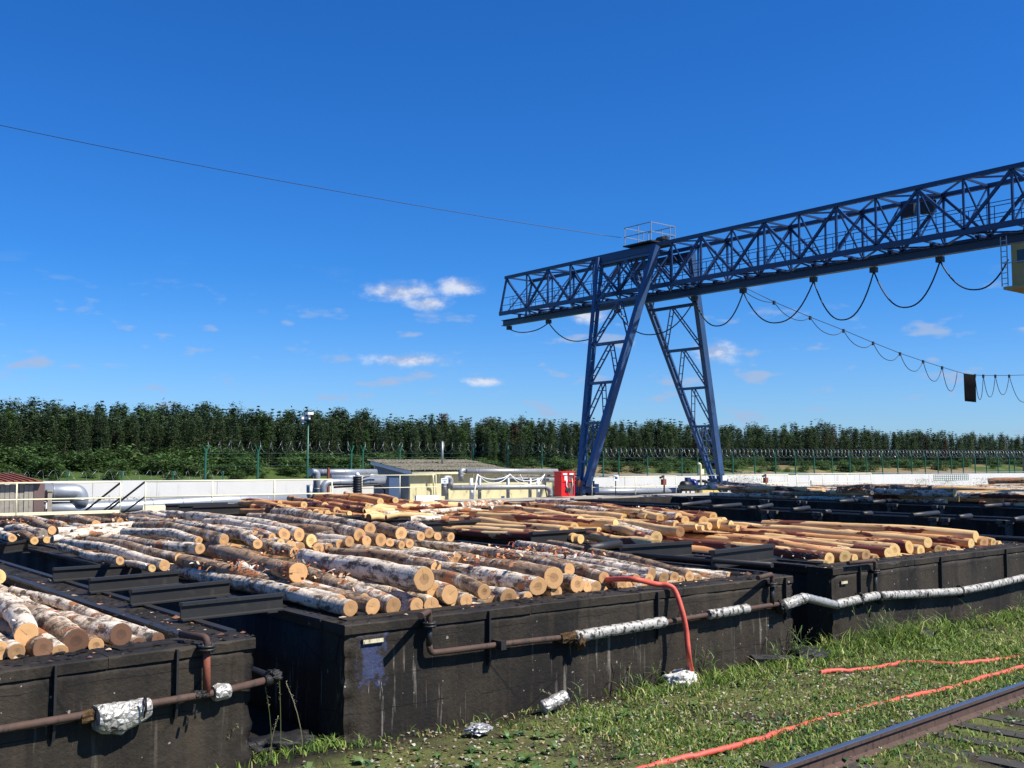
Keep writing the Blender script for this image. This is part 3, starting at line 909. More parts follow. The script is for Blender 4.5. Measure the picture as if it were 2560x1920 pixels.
def log_px(fx, fyy, Y, rear, dia, bark, cut, label, group, L=None, ang=0.0, dz=None, rz=None, taper=None):
    A = PY(fx, fyy, Y)
    D = proj(A)[2]
    ra = dia * .5 * D / F_PX
    if rear is not None:
        B = PZ(rear[0], rear[1], rz if rz is not None else A[2] + (dz or 0.0))
        d = B - A; l = np.linalg.norm(d)
        if l > 6.6 or (L and l > L): B = A + d * ((L or 6.2) / l)
        if l < 1.6: B = A + d * (1.6 / l)
    else:
        l = L or rng.uniform(4.0, 5.2)
        a = R(ang + rng.uniform(-2.5, 2.5))
        B = A + np.array([math.sin(a) * l, math.cos(a) * l, dz if dz is not None else rng.uniform(-.12, .02)])
    rb = ra * (taper or rng.uniform(.86, 1.06))
    return make_log(A, B, ra, rb, bark, cut, label, group)

GB1 = 'birch logs of the front bundle in the blue-stained pit'
GB2 = 'birch logs of the second bundle in the blue-stained pit'
GB3 = 'birch logs at the far end of the blue-stained pit'
GA = 'birch logs in the pit with the torn foil sleeve'
GC1 = 'peeled logs of the front bundle'
GC2 = 'peeled logs of the second bundle'
GC3 = 'orange logs of the far bundle'
GF = 'grey logs of the far heap'
def lab(group, bark):
    return {GB1: {'white': 'white-barked birch log in the front bundle of the pit with blue paint remains', 'grey': 'grey rough-barked birch log in the front bundle of the pit with blue paint remains', 'peeled': 'part-peeled log in the front bundle of the pit with blue paint remains'},
            GB2: {'white': 'white-barked birch log in the second bundle behind the front one', 'grey': 'dark grey birch log in the second bundle behind the front one'},
            GB3: {'white': 'white birch log lying near the cream railing end of the birch pit', 'grey': 'grey birch log lying near the cream railing end of the birch pit'},
            GA: {'white': 'white-barked birch log in the pit with the torn foil sleeve', 'grey': 'grey flaky birch log in the pit with the torn foil sleeve'},
            GC1: {'peeled': 'peeled yellow log in the front bundle above the long foil-wrapped pipe', 'white': 'part-barked white log among the peeled front bundle', 'orange': 'orange-brown log among the peeled front bundle'},
            GC2: {'peeled': 'peeled tan log in the second bundle of the peeled-log pit', 'white': 'white-barked log in the second bundle of the peeled-log pit', 'orange': 'red-brown log in the second bundle of the peeled-log pit'},
            GC3: {'orange': 'orange-brown log in the far bundle before the grey pipes', 'peeled': 'peeled log in the far bundle before the grey pipes', 'white': 'white log in the far bundle before the grey pipes'},
            GF: {'grey': 'grey birch log in the far heap before the white wall', 'white': 'pale birch log in the far heap before the white wall', 'peeled': 'pale peeled log in the far heap before the white wall'}}[group][bark]

def put(group, rows):
    for r in rows:
        (fx, fyy, Y, rear, dia, bark, cut) = r[:7]
        ex = r[7] if len(r) > 7 else {}
        lb = ex.pop('label', None) or lab(group, bark)
        g = ex.pop('group', group)
        log_px(fx, fyy, Y, rear, dia, bark, cut, lb, g, **ex)

W, G_, P_, O_ = 'white', 'grey', 'peeled', 'orange'
pa, ye, dk, gr = 'pale', 'yellow', 'dark', 'grey'
# --- birch pit, front bundle
put(GB1, [
    (1060, 1449, 9.98, (758, 1393), 58, W, pa, {'label': 'thick birch log on top of the front bundle jutting forward with large oval end', 'group': 'single logs'}),
    (876, 1521, 9.96, (440, 1424), 43, W, pa, {'rz': 1.27}), (932, 1517, 9.98, (455, 1400), 45, G_, pa, {'label': 'long birch log with red-brown broken rear end in the front bundle', 'group': 'single logs', 'rz': 1.42}),
    (983, 1517, 9.95, (736, 1427), 49, G_, pa, {'rz': 1.4}), (1041, 1515, 10.0, (800, 1440), 40, W, pa), (1078, 1513, 10.0, (850, 1440), 42, G_, pa),
    (1124.6, 1486.5, 10.0, (930, 1440), 52, W, pa), (1083, 1475, 10.15, (900, 1432), 42, G_, pa), (1271, 1493, 9.98, (1087, 1452), 46, W, pa),
    (1345, 1466, 9.98, (820, 1380), 49, W, pa), (1384, 1444, 9.98, (1143, 1402), 56, G_, pa, {'label': 'thick dark birch log whose lopsided oval end faces the red hose', 'group': 'single logs'}),
    (1423, 1424, 10.3, (1180, 1383), 33, G_, pa), (1443, 1461, 10.0, (1290, 1428), 42, G_, pa), (1489, 1468, 10.0, (1300, 1432), 31, W, pa), (1468, 1467, 10.02, (1280, 1430), 31, W, pa),
    (1391, 1481, 10.0, (1200, 1445), 36, G_, pa), (1554, 1463, 10.0, (1380, 1430), 26, W, pa), (1572, 1464, 10.0, (1400, 1432), 22, G_, pa),
    (1629, 1436, 10.05, (1033, 1358), 32, W, pa), (1623, 1448, 10.0, (1420, 1405), 26, W, pa), (1659, 1446, 10.0, (1130, 1362), 30, W, pa), (1686, 1444.5, 10.0, (1200, 1341), 28, W, pa),
    (1724, 1442, 10.0, (1239, 1327), 28, G_, pa), (1705, 1450, 10.0, (1520, 1405), 19, W, pa), (1745, 1447, 10.05, (1500, 1396), 24, W, pa), (1590, 1449, 10.1, (1330, 1396), 28, W, pa),
    (1560, 1440, 10.5, (1250, 1385), 28, W, pa), (1510, 1445, 10.2, (1230, 1396), 30, G_, pa),
    (1210, 1480, 10.05, (1000, 1430), 40, G_, pa), (1165, 1502, 10.0, (980, 1460), 36, W, pa), (1320, 1494, 10.0, (1150, 1455), 30, W, pa), 
    (912, 1500, 10.35, (600, 1420), 34, W, pa, {'rz': 1.4}), (850, 1505, 10.3, (480, 1420), 36, W, pa, {'rz': 1.2}), (1270, 1455, 10.6, (960, 1395), 34, W, pa),
    (1140, 1400, 12.2, (834, 1368), 34, W, pa), (1090, 1420, 11.8, (800, 1380), 34, G_, pa), 
    (745, 1432, 11.55, (503, 1361), 52, G_, pa, {'label': 'thickest grey log slanting across the middle of the birch pit', 'group': 'single logs', 'taper': .92, 'rz': 1.5}),
    (737, 1383, 13.6, (640, 1363), 31, W, pa),  (644, 1360, 14.3, (527, 1330), 26, W, pa),
    (411, 1414, 14.4, (158, 1355), 29, W, pa, {'label': 'ringed white birch log beside the left gap beams with a tan sawn end', 'group': 'single logs'}),
    (449, 1397, 14.6, (221, 1351), 27, G_, pa), (500, 1372, 15.0, (282, 1346), 27, W, pa), (497, 1353, 15.6, (310, 1330), 24, W, pa), (560, 1350, 15.0, (339, 1317), 28, G_, pa),
    (300, 1402, 14.6, (150, 1368), 22, W, pa),
    (380, 1421, 14.2, (230, 1388), 20, W, ye)])
# --- birch pit, second bundle
put(GB2, [
    (925, 1322, 15.1, (635, 1273), 30, G_, pa), (899, 1338, 14.9, (588, 1288), 33, G_, pa, {'label': 'long dark grey log on top of the second bundle beside its round end', 'group': 'single logs'}),
    (748, 1337, 14.9, (416, 1282), 33, W, pa, {'label': 'long bent white birch log topping the second bundle', 'group': 'single logs'}), (711, 1336, 15.0, (515, 1307), 31, W, pa),
    (680, 1344, 14.9, (520, 1322), 22, W, pa), (778.5, 1351, 14.8, None, 32, G_, ye), (701, 1360, 14.7, None, 26, W, ye), (727, 1365.5, 14.7, None, 29, G_, pa), (751, 1369, 14.8, None, 29, W, pa),
    (797, 1370, 14.7, None, 27, G_, pa), (823, 1370, 14.7, None, 24, W, pa), (873.5, 1354, 14.7, (790, 1333), 26, W, pa), (917, 1353, 14.8, None, 27, G_, pa), (952, 1350, 14.7, None, 33, G_, pa),
    (974.6, 1356, 14.7, None, 23, W, pa), (1003, 1333, 14.9, (935, 1318), 32, G_, pa), (1004, 1363, 14.6, None, 22, W, pa), (1024, 1359, 14.6, None, 24, G_, pa), (1052, 1341, 14.8, None, 25, W, pa),
    (1073, 1333, 14.8, (1005, 1320), 26, W, pa), (1094, 1341, 14.8, None, 21, G_, pa), (1127, 1343, 14.7, None, 24, G_, pa), (850, 1361, 14.8, None, 26, W, pa), (660, 1350, 15.1, None, 24, G_, pa), (640, 1340, 15.4, None, 26, W, pa)])
# --- birch pit, far left part
put(GB3, [
    (108.5, 1334, 21.4, (18, 1323), 23, W, gr), (130, 1326, 21.8, (0, 1299), 22, G_, pa), (86, 1352, 20.6, (0, 1338), 20, G_, ye), (117, 1350, 20.8, (20, 1332), 18, G_, ye), (160, 1315, 23.5, (60, 1298), 18, W, pa),
    (240, 1310, 23.0, (142, 1297), 20, G_, pa), (300, 1305, 23.6, (190, 1296), 19, G_, pa), (420, 1306, 21.5, (282, 1290), 20, G_, pa), (460, 1320, 19.8, (330, 1300), 22, W, pa), (430, 1296, 23.5, (330, 1288), 18, W, pa),
    (250, 1330, 21.2, (120, 1310), 19, W, pa), (60, 1318, 23.0, None, 20, G_, pa), (30, 1345, 20.0, None, 20, W, pa), (490, 1300, 21.8, (400, 1284), 18, W, pa), (560, 1305, 19.8, (450, 1290), 20, W, pa)])
# short white logs lying crosswise there, end shade put into the grey cut colour
for (x, y, d, ln) in ((143, 1328, 20, .9), (179, 1332, 20, 1.2), (196, 1341, 20, 1.0), (213, 1344, 19, 1.1), (216, 1321, 19, 2.6), (252, 1333, 28, 1.4), (130, 1349, 19, 1.6), (228, 1345, 15, .8), (162, 1331, 12, .8)):
    A = PZ(x, y, 1.42 if d > 18 else 1.35); D = proj(A)[2]; r = d * .5 * D / F_PX
    a = R(rng.uniform(-4, 8))
    make_log(A, A + np.array([math.cos(a) * ln, math.sin(a) * ln, rng.uniform(-.03, .03)]), r, r * rng.uniform(.95, 1.05), W, gr,
             'short white birch log lying crosswise with sawn end coloured shade-grey in the birch pit', 'short crosswise white logs')
# --- pit with the torn foil sleeve
put(GA, [
    (66.5, 1587, 9.95, (-60, 1500), 60, W, pa, {'label': 'birch log with bright tan sawn end above the torn foil sleeve', 'group': 'single logs'}),
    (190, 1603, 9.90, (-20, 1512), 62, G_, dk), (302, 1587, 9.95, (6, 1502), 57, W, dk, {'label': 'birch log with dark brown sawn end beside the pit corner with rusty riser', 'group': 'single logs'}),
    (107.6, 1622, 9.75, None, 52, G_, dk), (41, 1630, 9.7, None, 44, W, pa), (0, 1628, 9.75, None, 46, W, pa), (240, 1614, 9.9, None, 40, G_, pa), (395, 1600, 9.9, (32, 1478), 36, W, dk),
    (345, 1612, 9.9, None, 36, W, dk), (-6, 1442, 13.6, None, 40, G_, ye), (-50, 1600, 9.8, None, 55, W, pa), (-60, 1640, 9.6, None, 50, G_, pa), (150, 1630, 9.75, None, 40, W, pa), (-40, 1470, 13.4, None, 40, W, pa),
    (20, 1540, 11.2, None, 40, W, pa), (150, 1565, 10.9, None, 40, G_, pa), (230, 1575, 10.8, (60, 1505), 38, W, dk)])
# --- peeled-log pit, front bundle
put(GC1, [
    (2073.5, 1397, 10.25, (1600, 1345), 31, P_, ye), (2064.5, 1409, 10.2, (1910, 1392), 18, P_, ye), (2112, 1393, 10.25, (1760, 1342), 36, O_, ye, {'label': 'log with red-brown bark collar among the peeled front bundle', 'group': 'single logs'}),
    (2137, 1397, 10.25, (1900, 1368), 24, P_, ye), (2165, 1388, 10.25, (1600, 1330), 29, P_, pa), (2189, 1396, 10.25, (2000, 1372), 21, P_, pa), (2223, 1384, 10.3, (1640, 1314), 31, P_, ye),
    (2237, 1375, 10.4, (1700, 1322), 34, P_, ye, {'label': 'long thick peeled log running the length of the front bundle', 'group': 'single logs'}), (2273.6, 1368, 10.45, (1850, 1335), 34, O_, ye), (2320, 1357, 10.5, (1873, 1322), 28, P_, ye),
    (2428, 1360, 10.5, (2000, 1330), 28, O_, ye), (2440, 1342, 10.6, (1907, 1313), 31, P_, ye, {'label': 'topmost peeled log along the far edge of the front bundle', 'group': 'single logs'}), (2460, 1357, 10.5, (2050, 1325), 31, P_, pa), (2483, 1357, 10.5, (2100, 1327), 21, P_, ye),
    (2302, 1377, 10.4, (2050, 1350), 29, P_, ye), (2374, 1376, 10.4, (2130, 1350), 17, P_, ye), (2395, 1374, 10.4, (2150, 1350), 18, O_, ye), (2426, 1341, 10.9, (1930, 1306), 22, P_, ye), (2345, 1373, 10.4, (2100, 1345), 22, P_, ye),
    (2250, 1392, 10.35, (2080, 1370), 18, P_, ye), (2200, 1380, 10.6, (1740, 1332), 24, P_, pa), (2380, 1352, 10.9, (1980, 1322), 26, P_, ye), (2120, 1380, 10.9, (1680, 1337), 26, P_, ye), (2040, 1390, 10.7, (1680, 1352), 28, W, ye), (2500, 1363, 10.5, None, 22, P_, ye)])
# --- peeled-log pit, second bundle
put(GC2, [
    (1452, 1303, 17.2, (1286, 1286), 28, O_, ye), (1478, 1312, 16.8, (1340, 1292), 27, P_, ye), (1436, 1318, 16.9, (1202, 1293), 24, O_, ye), (1410, 1327, 16.7, (1155, 1297), 26, P_, ye, {'label': 'tan log with white bark cuffs beside a cluster of yellow sawn ends', 'group': 'single logs'}),
    (1460, 1330, 16.4, None, 22, P_, ye), (1436, 1345, 15.9, None, 25, P_, ye), (1452, 1348, 15.8, None, 24, P_, ye), (1498, 1327, 16.2, None, 20, P_, ye),
    (1697, 1292, 15.0, (1560, 1280), 21, W, ye), (1713, 1301, 14.8, (1540, 1284), 23, P_, ye), (1759, 1304, 14.4, (1600, 1286), 26, O_, ye), (1783, 1292, 14.6, (1620, 1277), 23, O_, ye), (1774, 1316, 14.2, None, 19, P_, ye),
    (1799, 1309, 14.2, None, 27, P_, ye), (1812, 1306, 14.3, None, 26, P_, ye), (1828, 1313, 14.0, None, 23, P_, ye), (1844, 1320, 13.8, None, 17, P_, ye), (1618, 1292, 15.8, (1500, 1278), 17, P_, ye), (1650, 1295, 15.4, (1520, 1281), 21, P_, ye),
    (1743, 1318, 14.3, None, 18, P_, ye), (1757, 1320, 14.2, None, 14, P_, ye), (1640, 1345, 13.6, (1480, 1300), 34, W, ye, {'label': 'thick white-and-red log lying before the front peeled bundle', 'group': 'single logs'}), (1620, 1350, 13.4, (1500, 1318), 24, P_, ye),
    (1640, 1362, 13.0, (1472, 1338), 30, P_, ye), (1700, 1330, 13.8, (1520, 1298), 26, P_, pa), (1412, 1277, 20.5, (1265, 1260), 18, P_, ye), (1489, 1272, 20.0, (1342, 1253), 14, W, ye), (1560, 1275, 18.6, (1420, 1262), 16, O_, ye),
    (1610, 1276, 17.6, (1480, 1266), 14, O_, ye), (1400, 1290, 19.0, (1240, 1272), 20, P_, ye), (1340, 1300, 18.6, (1180, 1283), 20, O_, ye), (1530, 1285, 17.6, (1380, 1270), 20, W, ye), (1470, 1282, 18.8, (1330, 1268), 20, O_, ye), (1560, 1296, 16.6, (1420, 1282), 22, P_, ye),
    (1690, 1312, 14.8, None, 22, O_, ye), (1540, 1310, 16.0, None, 24, P_, ye), (1390, 1343, 16.2, None, 20, P_, ye)])
# --- peeled-log pit, far bundle
put(GC3, [
    (813, 1264.5, 26.5, (724, 1246), 19, O_, ye), (774.6, 1281, 25.2, (640, 1268), 15, P_, ye), (790, 1280, 25.2, (650, 1262), 17, O_, ye), (803, 1284, 24.9, None, 16, O_, ye), (820, 1284, 24.8, None, 18, O_, ye), (842, 1276, 25.2, (760, 1262), 18, O_, ye),
    (874, 1284, 24.6, None, 14, O_, ye), (860, 1289, 24.4, None, 13, O_, ye), (835, 1292, 24.3, None, 12, O_, ye), (951, 1254, 26.4, (790, 1243), 18, O_, ye), (989, 1251, 26.4, (880, 1240), 16, O_, ye), (920, 1264, 25.7, (810, 1250), 15, O_, ye),
    (915, 1276, 25.0, (800, 1262), 19, O_, ye), (1028, 1257, 25.6, (920, 1246), 14, O_, ye), (1055, 1259, 25.2, (960, 1250), 13, O_, ye), (760, 1262, 27.2, (650, 1254), 17, O_, ye), (720, 1270, 26.8, (600, 1258), 15, O_, pa), (880, 1240, 28.2, (864, 1234), 14, O_, ye), (700, 1258, 28.3, (610, 1252), 14, O_, ye)])
# crosswise logs of the peeled-log pit, end shade put into the cut colours
for (x, y, d, x2, y2, bk, lb) in ((942, 1272, 20, 1160, 1265, P_, 'long yellow peeled log lying crosswise behind the second birch bundle'), (931, 1274, 16, 990, 1273, P_, None), (922, 1293, 18, 990, 1290, P_, None), (912, 1282, 17, 985, 1279, P_, None),
                                  (950, 1287, 18, 1090, 1284, W, None), (965, 1294, 14, 1080, 1291, P_, None), (1025, 1300, 17, 1120, 1297, W, None), (1150, 1266, 20, 1260, 1261, W, None), (1050, 1282, 14, 1200, 1277, W, None), (1225, 1272, 14, 1300, 1269, W, None), (907, 1292, 13, 960, 1289, P_, None)):
    z = 1.5
    A, B = PZ(x, y, z), PZ(x2, y2, z)
    D = proj(A)[2]; r = d * .5 * D / F_PX
    dvec = B - A; l = np.linalg.norm(dvec)
    if l > 5.5: B = A + dvec * 5.5 / l
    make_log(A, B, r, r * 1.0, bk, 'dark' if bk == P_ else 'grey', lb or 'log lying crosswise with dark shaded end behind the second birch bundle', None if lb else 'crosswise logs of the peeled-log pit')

# --- hidden lower layer, so that no bundle stands on air
def fill(pit, rows, group, barks, cuts, z, r0, ln):
    (x0, y0), (x1, y1), yb = PITS[pit]
    for (ya, xa, xb) in rows:
        x = xa
        while x < xb:
            r = r0 * rng.uniform(.82, 1.15)
            a = R(rng.uniform(-3, 3)); l = ln * rng.uniform(.93, 1.05)
            y = ya + rng.uniform(-.12, .2)
            A = V(x + r, y, z + rng.uniform(-.05, .03)); B = A + V(math.sin(a) * l, math.cos(a) * l, rng.uniform(-.04, .04))
            bk = rng.choice(barks)
            make_log(A, B, r, r * rng.uniform(.9, 1.05), bk, rng.choice(cuts), lab(group, bk), group, sides=12)
            x += r * 2.25
fill('b', [(10.05, 5.95, 12.1)], GB1, [W, W, G_], [pa], 1.05, .135, 4.6)
fill('b', [(14.9, 5.95, 12.1)], GB2, [W, G_], [pa], 1.05, .14, 4.8)
fill('b', [(20.2, 5.95, 12.1), (25.3, 5.95, 12.1)], GB3, [W, G_], [pa], 1.08, .15, 4.8)
fill('a', [(10.0, 1.0, 3.7), (15.0, 0.6, 3.7)], GA, [W, G_], [pa], .92, .14, 4.8)
fill('c', [(10.35, 14.6, 20.8)], GC1, [P_, P_, O_], [ye], 1.02, .14, 4.9)
fill('c', [(15.6, 14.6, 20.8), (20.8, 14.6, 20.8)], GC2, [P_, O_], [ye], 1.08, .15, 4.9)
fill('c', [(25.9, 14.6, 20.6)], GC3, [O_, O_, P_], [ye], 1.10, .16, 5.2)

# --- far heap in the last pit
for i in range(66):
    lay = i % 3
    px = rng.uniform(1700, 2600); py = rng.uniform(1222, 1262) - lay * 3
    z = 1.22 + lay * .17 + rng.uniform(-.05, .06)
    A = PZ(px, py, z)
    if not (38.6 < A[0] < 46.5 and 11 < A[1] < 33): 
        A = np.array([rng.uniform(38.8, 46.3), rng.uniform(13, 30), z])
    a = R(rng.uniform(-14, 4)); l = rng.uniform(3.4, 5.0); r = rng.uniform(.10, .155)
    bk = rng.choice([G_, W, W, P_, P_])
    make_log(A, A + np.array([math.sin(a) * l, math.cos(a) * l, rng.uniform(-.1, .1)]), r, r * rng.uniform(.85, 1.05), bk, rng.choice([ye, ye, gr]), lab(GF, bk), GF, sides=10, segs=10)
# the raised grey logs at the right end of the heap
for (x, y, d, x2, y2) in ((2470, 1203, 17, 2640, 1198), (2440, 1218, 13, 2640, 1214), (2098, 1220, 13, 2180, 1216), (2160, 1213, 10, 2330, 1219), (2094, 1228, 11, 2180, 1232)):
    Y = 24.0
    A, B = PY(x, y, Y), PY(x2, y2, Y - 2.2)
    r = d * .5 * proj(A)[2] / F_PX
    make_log(A, B, r, r * .95, G_, gr, 'thick grey log raised on top of the far heap before the white wall', 'raised logs of the far heap', sides=12)

# loose bark, chips and torn strips over the logs
def bark_litter():
    vs, fs, tn = [], [], []
    r = random.Random(21)
    near = [l for l in LOGS if l[0][1] < 36]
    hot = [(690, 1425, 1.45, .55), (760, 1440, 1.4, .5), (1290, 1378, 1.5, .6), (740, 1385, 1.5, .4), (560, 1415, 1.4, .4), (1380, 1385, 1.5, .5), (300, 1300, 1.5, .6), (1530, 1275, 1.6, .7), (1690, 1290, 1.6, .6), (20, 1310, 1.5, .5), (2150, 1222, 1.85, 1.6), (1190, 1400, 1.5, .5), (640, 1320, 1.6, .5)]
    hp = [(PZ(x, y, z), s) for x, y, z, s in hot]
    def flake(c, size, col, lift):
        a = r.uniform(0, 6.28); ln = size * r.uniform(.8, 2.6); wd = size * r.uniform(.35, .8)
        tilt = r.uniform(-.5, .5); curl = r.uniform(-1.2, 1.6)
        o = len(vs)
        ca, sa = math.cos(a), math.sin(a)
        n = 4
        for i in range(n):
            u = i / (n - 1) - .5
            for s in (-1, 1):
                x, y = u * ln, s * wd * .5 * r.uniform(.55, 1.1)
                z = lift + curl * u * u * ln * .8 + tilt * x + r.uniform(-.1, .1) * wd
                vs.append((c[0] + ca * x - sa * y, c[1] + sa * x + ca * y, c[2] + z))
                tn.append(mul(col, r.uniform(.7, 1.35)))
        for i in range(n - 1):
            fs.append((o + 2 * i, o + 2 * i + 1, o + 2 * i + 3, o + 2 * i + 2))
    reds = [(.33, .11, .045), (.22, .06, .03), (.45, .19, .08), (.55, .28, .12), (.16, .05, .03)]
    pale = [(.62, .45, .28), (.66, .60, .52), (.30, .24, .2), (.5, .33, .2)]
    for i in range(4200):
        A, B, ra, rb, bk = r.choice(near)
        u = r.random(); c = A.lerp(B, u); rr = ra + (rb - ra) * u
        sd = (B - A).normalized().cross(V(0, 0, 1))
        ph = r.gauss(0, .55)
        c = c + sd * (math.sin(ph) * rr) + V(0, 0, math.cos(ph) * rr)
        flake(c, r.uniform(.012, .04), r.choice(reds + pale + pale), .008)
    for c, s in hp:
        for i in range(75):
            p = V(c) + V(r.gauss(0, s * .45), r.gauss(0, s * .8), r.uniform(-.03, .07))
            flake(p, r.uniform(.025, .075), r.choice(reds + reds + reds + pale), .012)
    poly_arrays('bark_litter', vs, fs, 'chips', tn, kind='stuff', label='torn red-brown bark strips and chips strewn over the logs', category='bark litter')
bark_litter()
# >>>PART3

# ------------------------------------------------------------------ pipework on the pit fronts
def wp(pit, px, py, off=.085):
    x = 1.5 if pit == 'a' else (9 if pit == 'b' else 17)
    for _ in range(6):
        p = PY(px, py, fy(pit, x) - off); x = p[0]
    return V(p)

def sleeve(T, p, q, r, mat='foil', name='foil_sleeve', seed=1, amp=.12, flare=0.0, droop=0.0, n=16):
    """crumpled foil jacket round a pipe"""
    p, q = V(p), V(q); L = (q - p).length
    d = (q - p) / L; s = d.cross(V(0, 0, 1)).normalized(); t = s.cross(d)
    m = MB(); ns = max(5, int(L / .035)); vs = []; fs = []
    for i in range(ns + 1):
        u = i / ns
        for k in range(n):
            a = 2 * math.pi * k / n
            rr = r * (1 + amp * mnoise.noise((u * L * 9 + seed, math.cos(a) * 2.2, math.sin(a) * 2.2)) + amp * .8 * mnoise.noise((u * L * 26 + seed, math.cos(a) * 4, math.sin(a) * 4)))
            rr *= 1 + .05 * math.sin(u * L * 42) * (1 if amp < .1 else .3)
            rr *= 1 + flare * max(0, 1 - u * 3)
            if i in (0, ns): rr *= .86
            sag = droop * max(0, -math.sin(a)) * (1 - abs(2 * u - .9)) 
            vs.append(p + d * (u * L) + s * (rr * math.cos(a)) + t * (rr * math.sin(a)) - V(0, 0, max(0, sag)))
    for i in range(ns):
        for k in range(n):
            k2 = (k + 1) % n
            fs.append((i * n + k, i * n + k2, (i + 1) * n + k2, (i + 1) * n + k))
    m.add(vs, fs, amp < .1)
    m.f += [tuple(range(n))[::-1], tuple(ns * n + k for k in range(n))]; m.sm += [False, False]
    return T.part(m, name, mat)

def lump(T, c, r, mat, name, seed=0, sq=(1, 1, 1), sm=True):
    bm = bmesh.new(); bmesh.ops.create_icosphere(bm, subdivisions=4, radius=1.0)
    m = MB(); vs = []
    for v in bm.verts:
        n = 1 + .38 * mnoise.noise(v.co * 1.6 + V(seed, 0, 0)) + .25 * mnoise.noise(v.co * 4.2 + V(seed, 3, 0)) + .16 * mnoise.noise(v.co * 11 + V(seed, 5, 0))
        vs.append(V(c) + V(v.co.x * sq[0], v.co.y * sq[1], v.co.z * sq[2]) * (r * n))
    fs = [tuple(x.index for x in f.verts) for f in bm.faces]
    bm.free()
    m.add(vs, fs, sm)
    return T.part(m, name, mat) if T else m

def riser(T, pit, px, top, flange_y, low, rim_px, mat='rust', r=.033):
    """elbow out of the rim, flange pair, drop pipe"""
    a = wp(pit, px, top); b = wp(pit, px, low)
    rim = V(PZ(rim_px[0], rim_px[1], TOP + .07))
    T.part(MB().tube(rounded([rim, V(a.x, a.y, rim.z), V(a.x, a.y, wp(pit, px, flange_y).z)], .09, 6), r, 12), 'elbow', 'rust')
    f = wp(pit, px, flange_y)
    m = MB()
    for dz in (.022, -.008): m.tube([V(a.x, a.y, f.z + dz), V(a.x, a.y, f.z + dz + .02)], r * 2.3, 16)
    fl = T.part(m, 'flange', 'steel')
    m = MB()
    for k in range(4):
        an = k * math.pi / 2 + .6
        m.tube([V(a.x + math.cos(an) * r * 1.8, a.y + math.sin(an) * r * 1.8, f.z - .02), V(a.x + math.cos(an) * r * 1.8, a.y + math.sin(an) * r * 1.8, f.z + .055)], .008, 6)
    T.part(m, 'bolt', 'steel', fl)
    T.part(MB().tube([V(a.x, a.y, f.z - .008), V(b.x, b.y, b.z)], r, 12), 'riser', mat)
    return b

# pit with torn foil
A0, A1, A2, A3 = wp('a', -260, 1870), wp('a', 478, 1742), wp('a', 545, 1731), wp('a', 660, 1702)
T = Thing('steam_pipe', (A1.x, A1.y, 0), 'rusty pipe with torn silver foil sleeve on the left black pit front', 'pipe')
T.part(MB().tube([A0, wp('a', 0, 1824), A1, A2, A3], .034, 12), 'pipe', 'rust')
T.part(MB().tube(rounded([A3, wp('a', 676, 1700), wp('a', 684, 1698) + V(0, .22, 0), wp('a', 684, 1698) + V(0, .6, 0)], .08, 5), .05, 10), 'elbow', 'tar')
riser(T, 'a', 517, 1600, 1624, 1738, (452, 1586), 'rustred')
sleeve(T, wp('a', 238, 1795, .11), wp('a', 372, 1768, .10), .088, amp=.17, seed=4, flare=.28, droop=.10)
sleeve(T, wp('a', 200, 1796), wp('a', 245, 1786), .05, 'wool', 'wool_lagging', 8, .4)
sleeve(T, wp('a', 533, 1734), wp('a', 572, 1726), .072, amp=.14, seed=9)
T.part(MB().tube([wp('a', 358, 1747, .235), wp('a', 364, 1770, .245), wp('a', 360, 1794, .2)], .008, 5), 'binding_wire', 'tar')
T.part(MB().tube([wp('a', 362, 1744, .10), wp('a', 365, 1746, .2), wp('a', 366, 1770, .235), wp('a', 362, 1797, .10)], .009, 5), 'binding_wire', 'tar')
lump(T, wp('a', 500, 1736), .055, 'tar', 'tar_lump', 2, (1.5, .8, .7))
lump(T, wp('a', 683, 1690, .05), .075, 'tar', 'tar_lump', 5, (1, 1.2, .8))
for k, (x, y) in enumerate(((487, 1760), (492, 1775), (470, 1790))):
    sleeve(T, wp('a', x, y), wp('a', x - 4, y + 22), .012, 'tar', 'torn_strip', k, .5, n=6)

# birch pit
T = Thing('steam_pipe', tuple(wp('b', 1100, 1640)[:2]) + (0,), 'rusty pipe with three foil sleeves on the blue-stained pit front', 'pipe')
b0 = wp('b', 1075, 1600)
low = riser(T, 'b', 1073, 1545, 1565, 1615, (1052, 1540), 'steel')
path = rounded([wp('b', 1073, 1612), wp('b', 1077, 1632), wp('b', 1100, 1630), wp('b', 1300, 1605)], .07, 5)
T.part(MB().tube(path + [wp('b', 1440, 1590), wp('b', 1660, 1556), wp('b', 1770, 1537), wp('b', 1960, 1508), wp('b', 2012, 1496)], .033, 12), 'pipe', 'rust')
sleeve(T, wp('b', 1437, 1592, .10), wp('b', 1662, 1554, .10), .068, 'foil_dull', amp=.055, seed=3)
sleeve(T, wp('b', 1400, 1596), wp('b', 1452, 1588), .062, 'wool', 'wool_lagging', 12, .45)
lump(T, wp('b', 1448, 1600, .11), .085, 'wool', 'wool_lagging', 7, (.8, .8, 1.2))
sleeve(T, wp('b', 1770, 1537, .10), wp('b', 1870, 1521, .10), .064, 'foil_dull', amp=.03, seed=5)
sleeve(T, wp('b', 1955, 1514, .10), wp('b', 2013, 1494, .10), .075, 'foil_dull', amp=.13, seed=6)
lump(T, wp('b', 1952, 1517, .10), .085, 'tar', 'tar_lump', 8, (.7, 1, 1.1))
riser(T, 'b', 1930, 1452, 1465, 1512, (1895, 1445), 'steel')
sleeve(T, wp('b', 1290, 1600, .08), wp('b', 1290.5, 1614, .08), .018, 'steel', 'pipe_bracket', 4, .05, n=8)
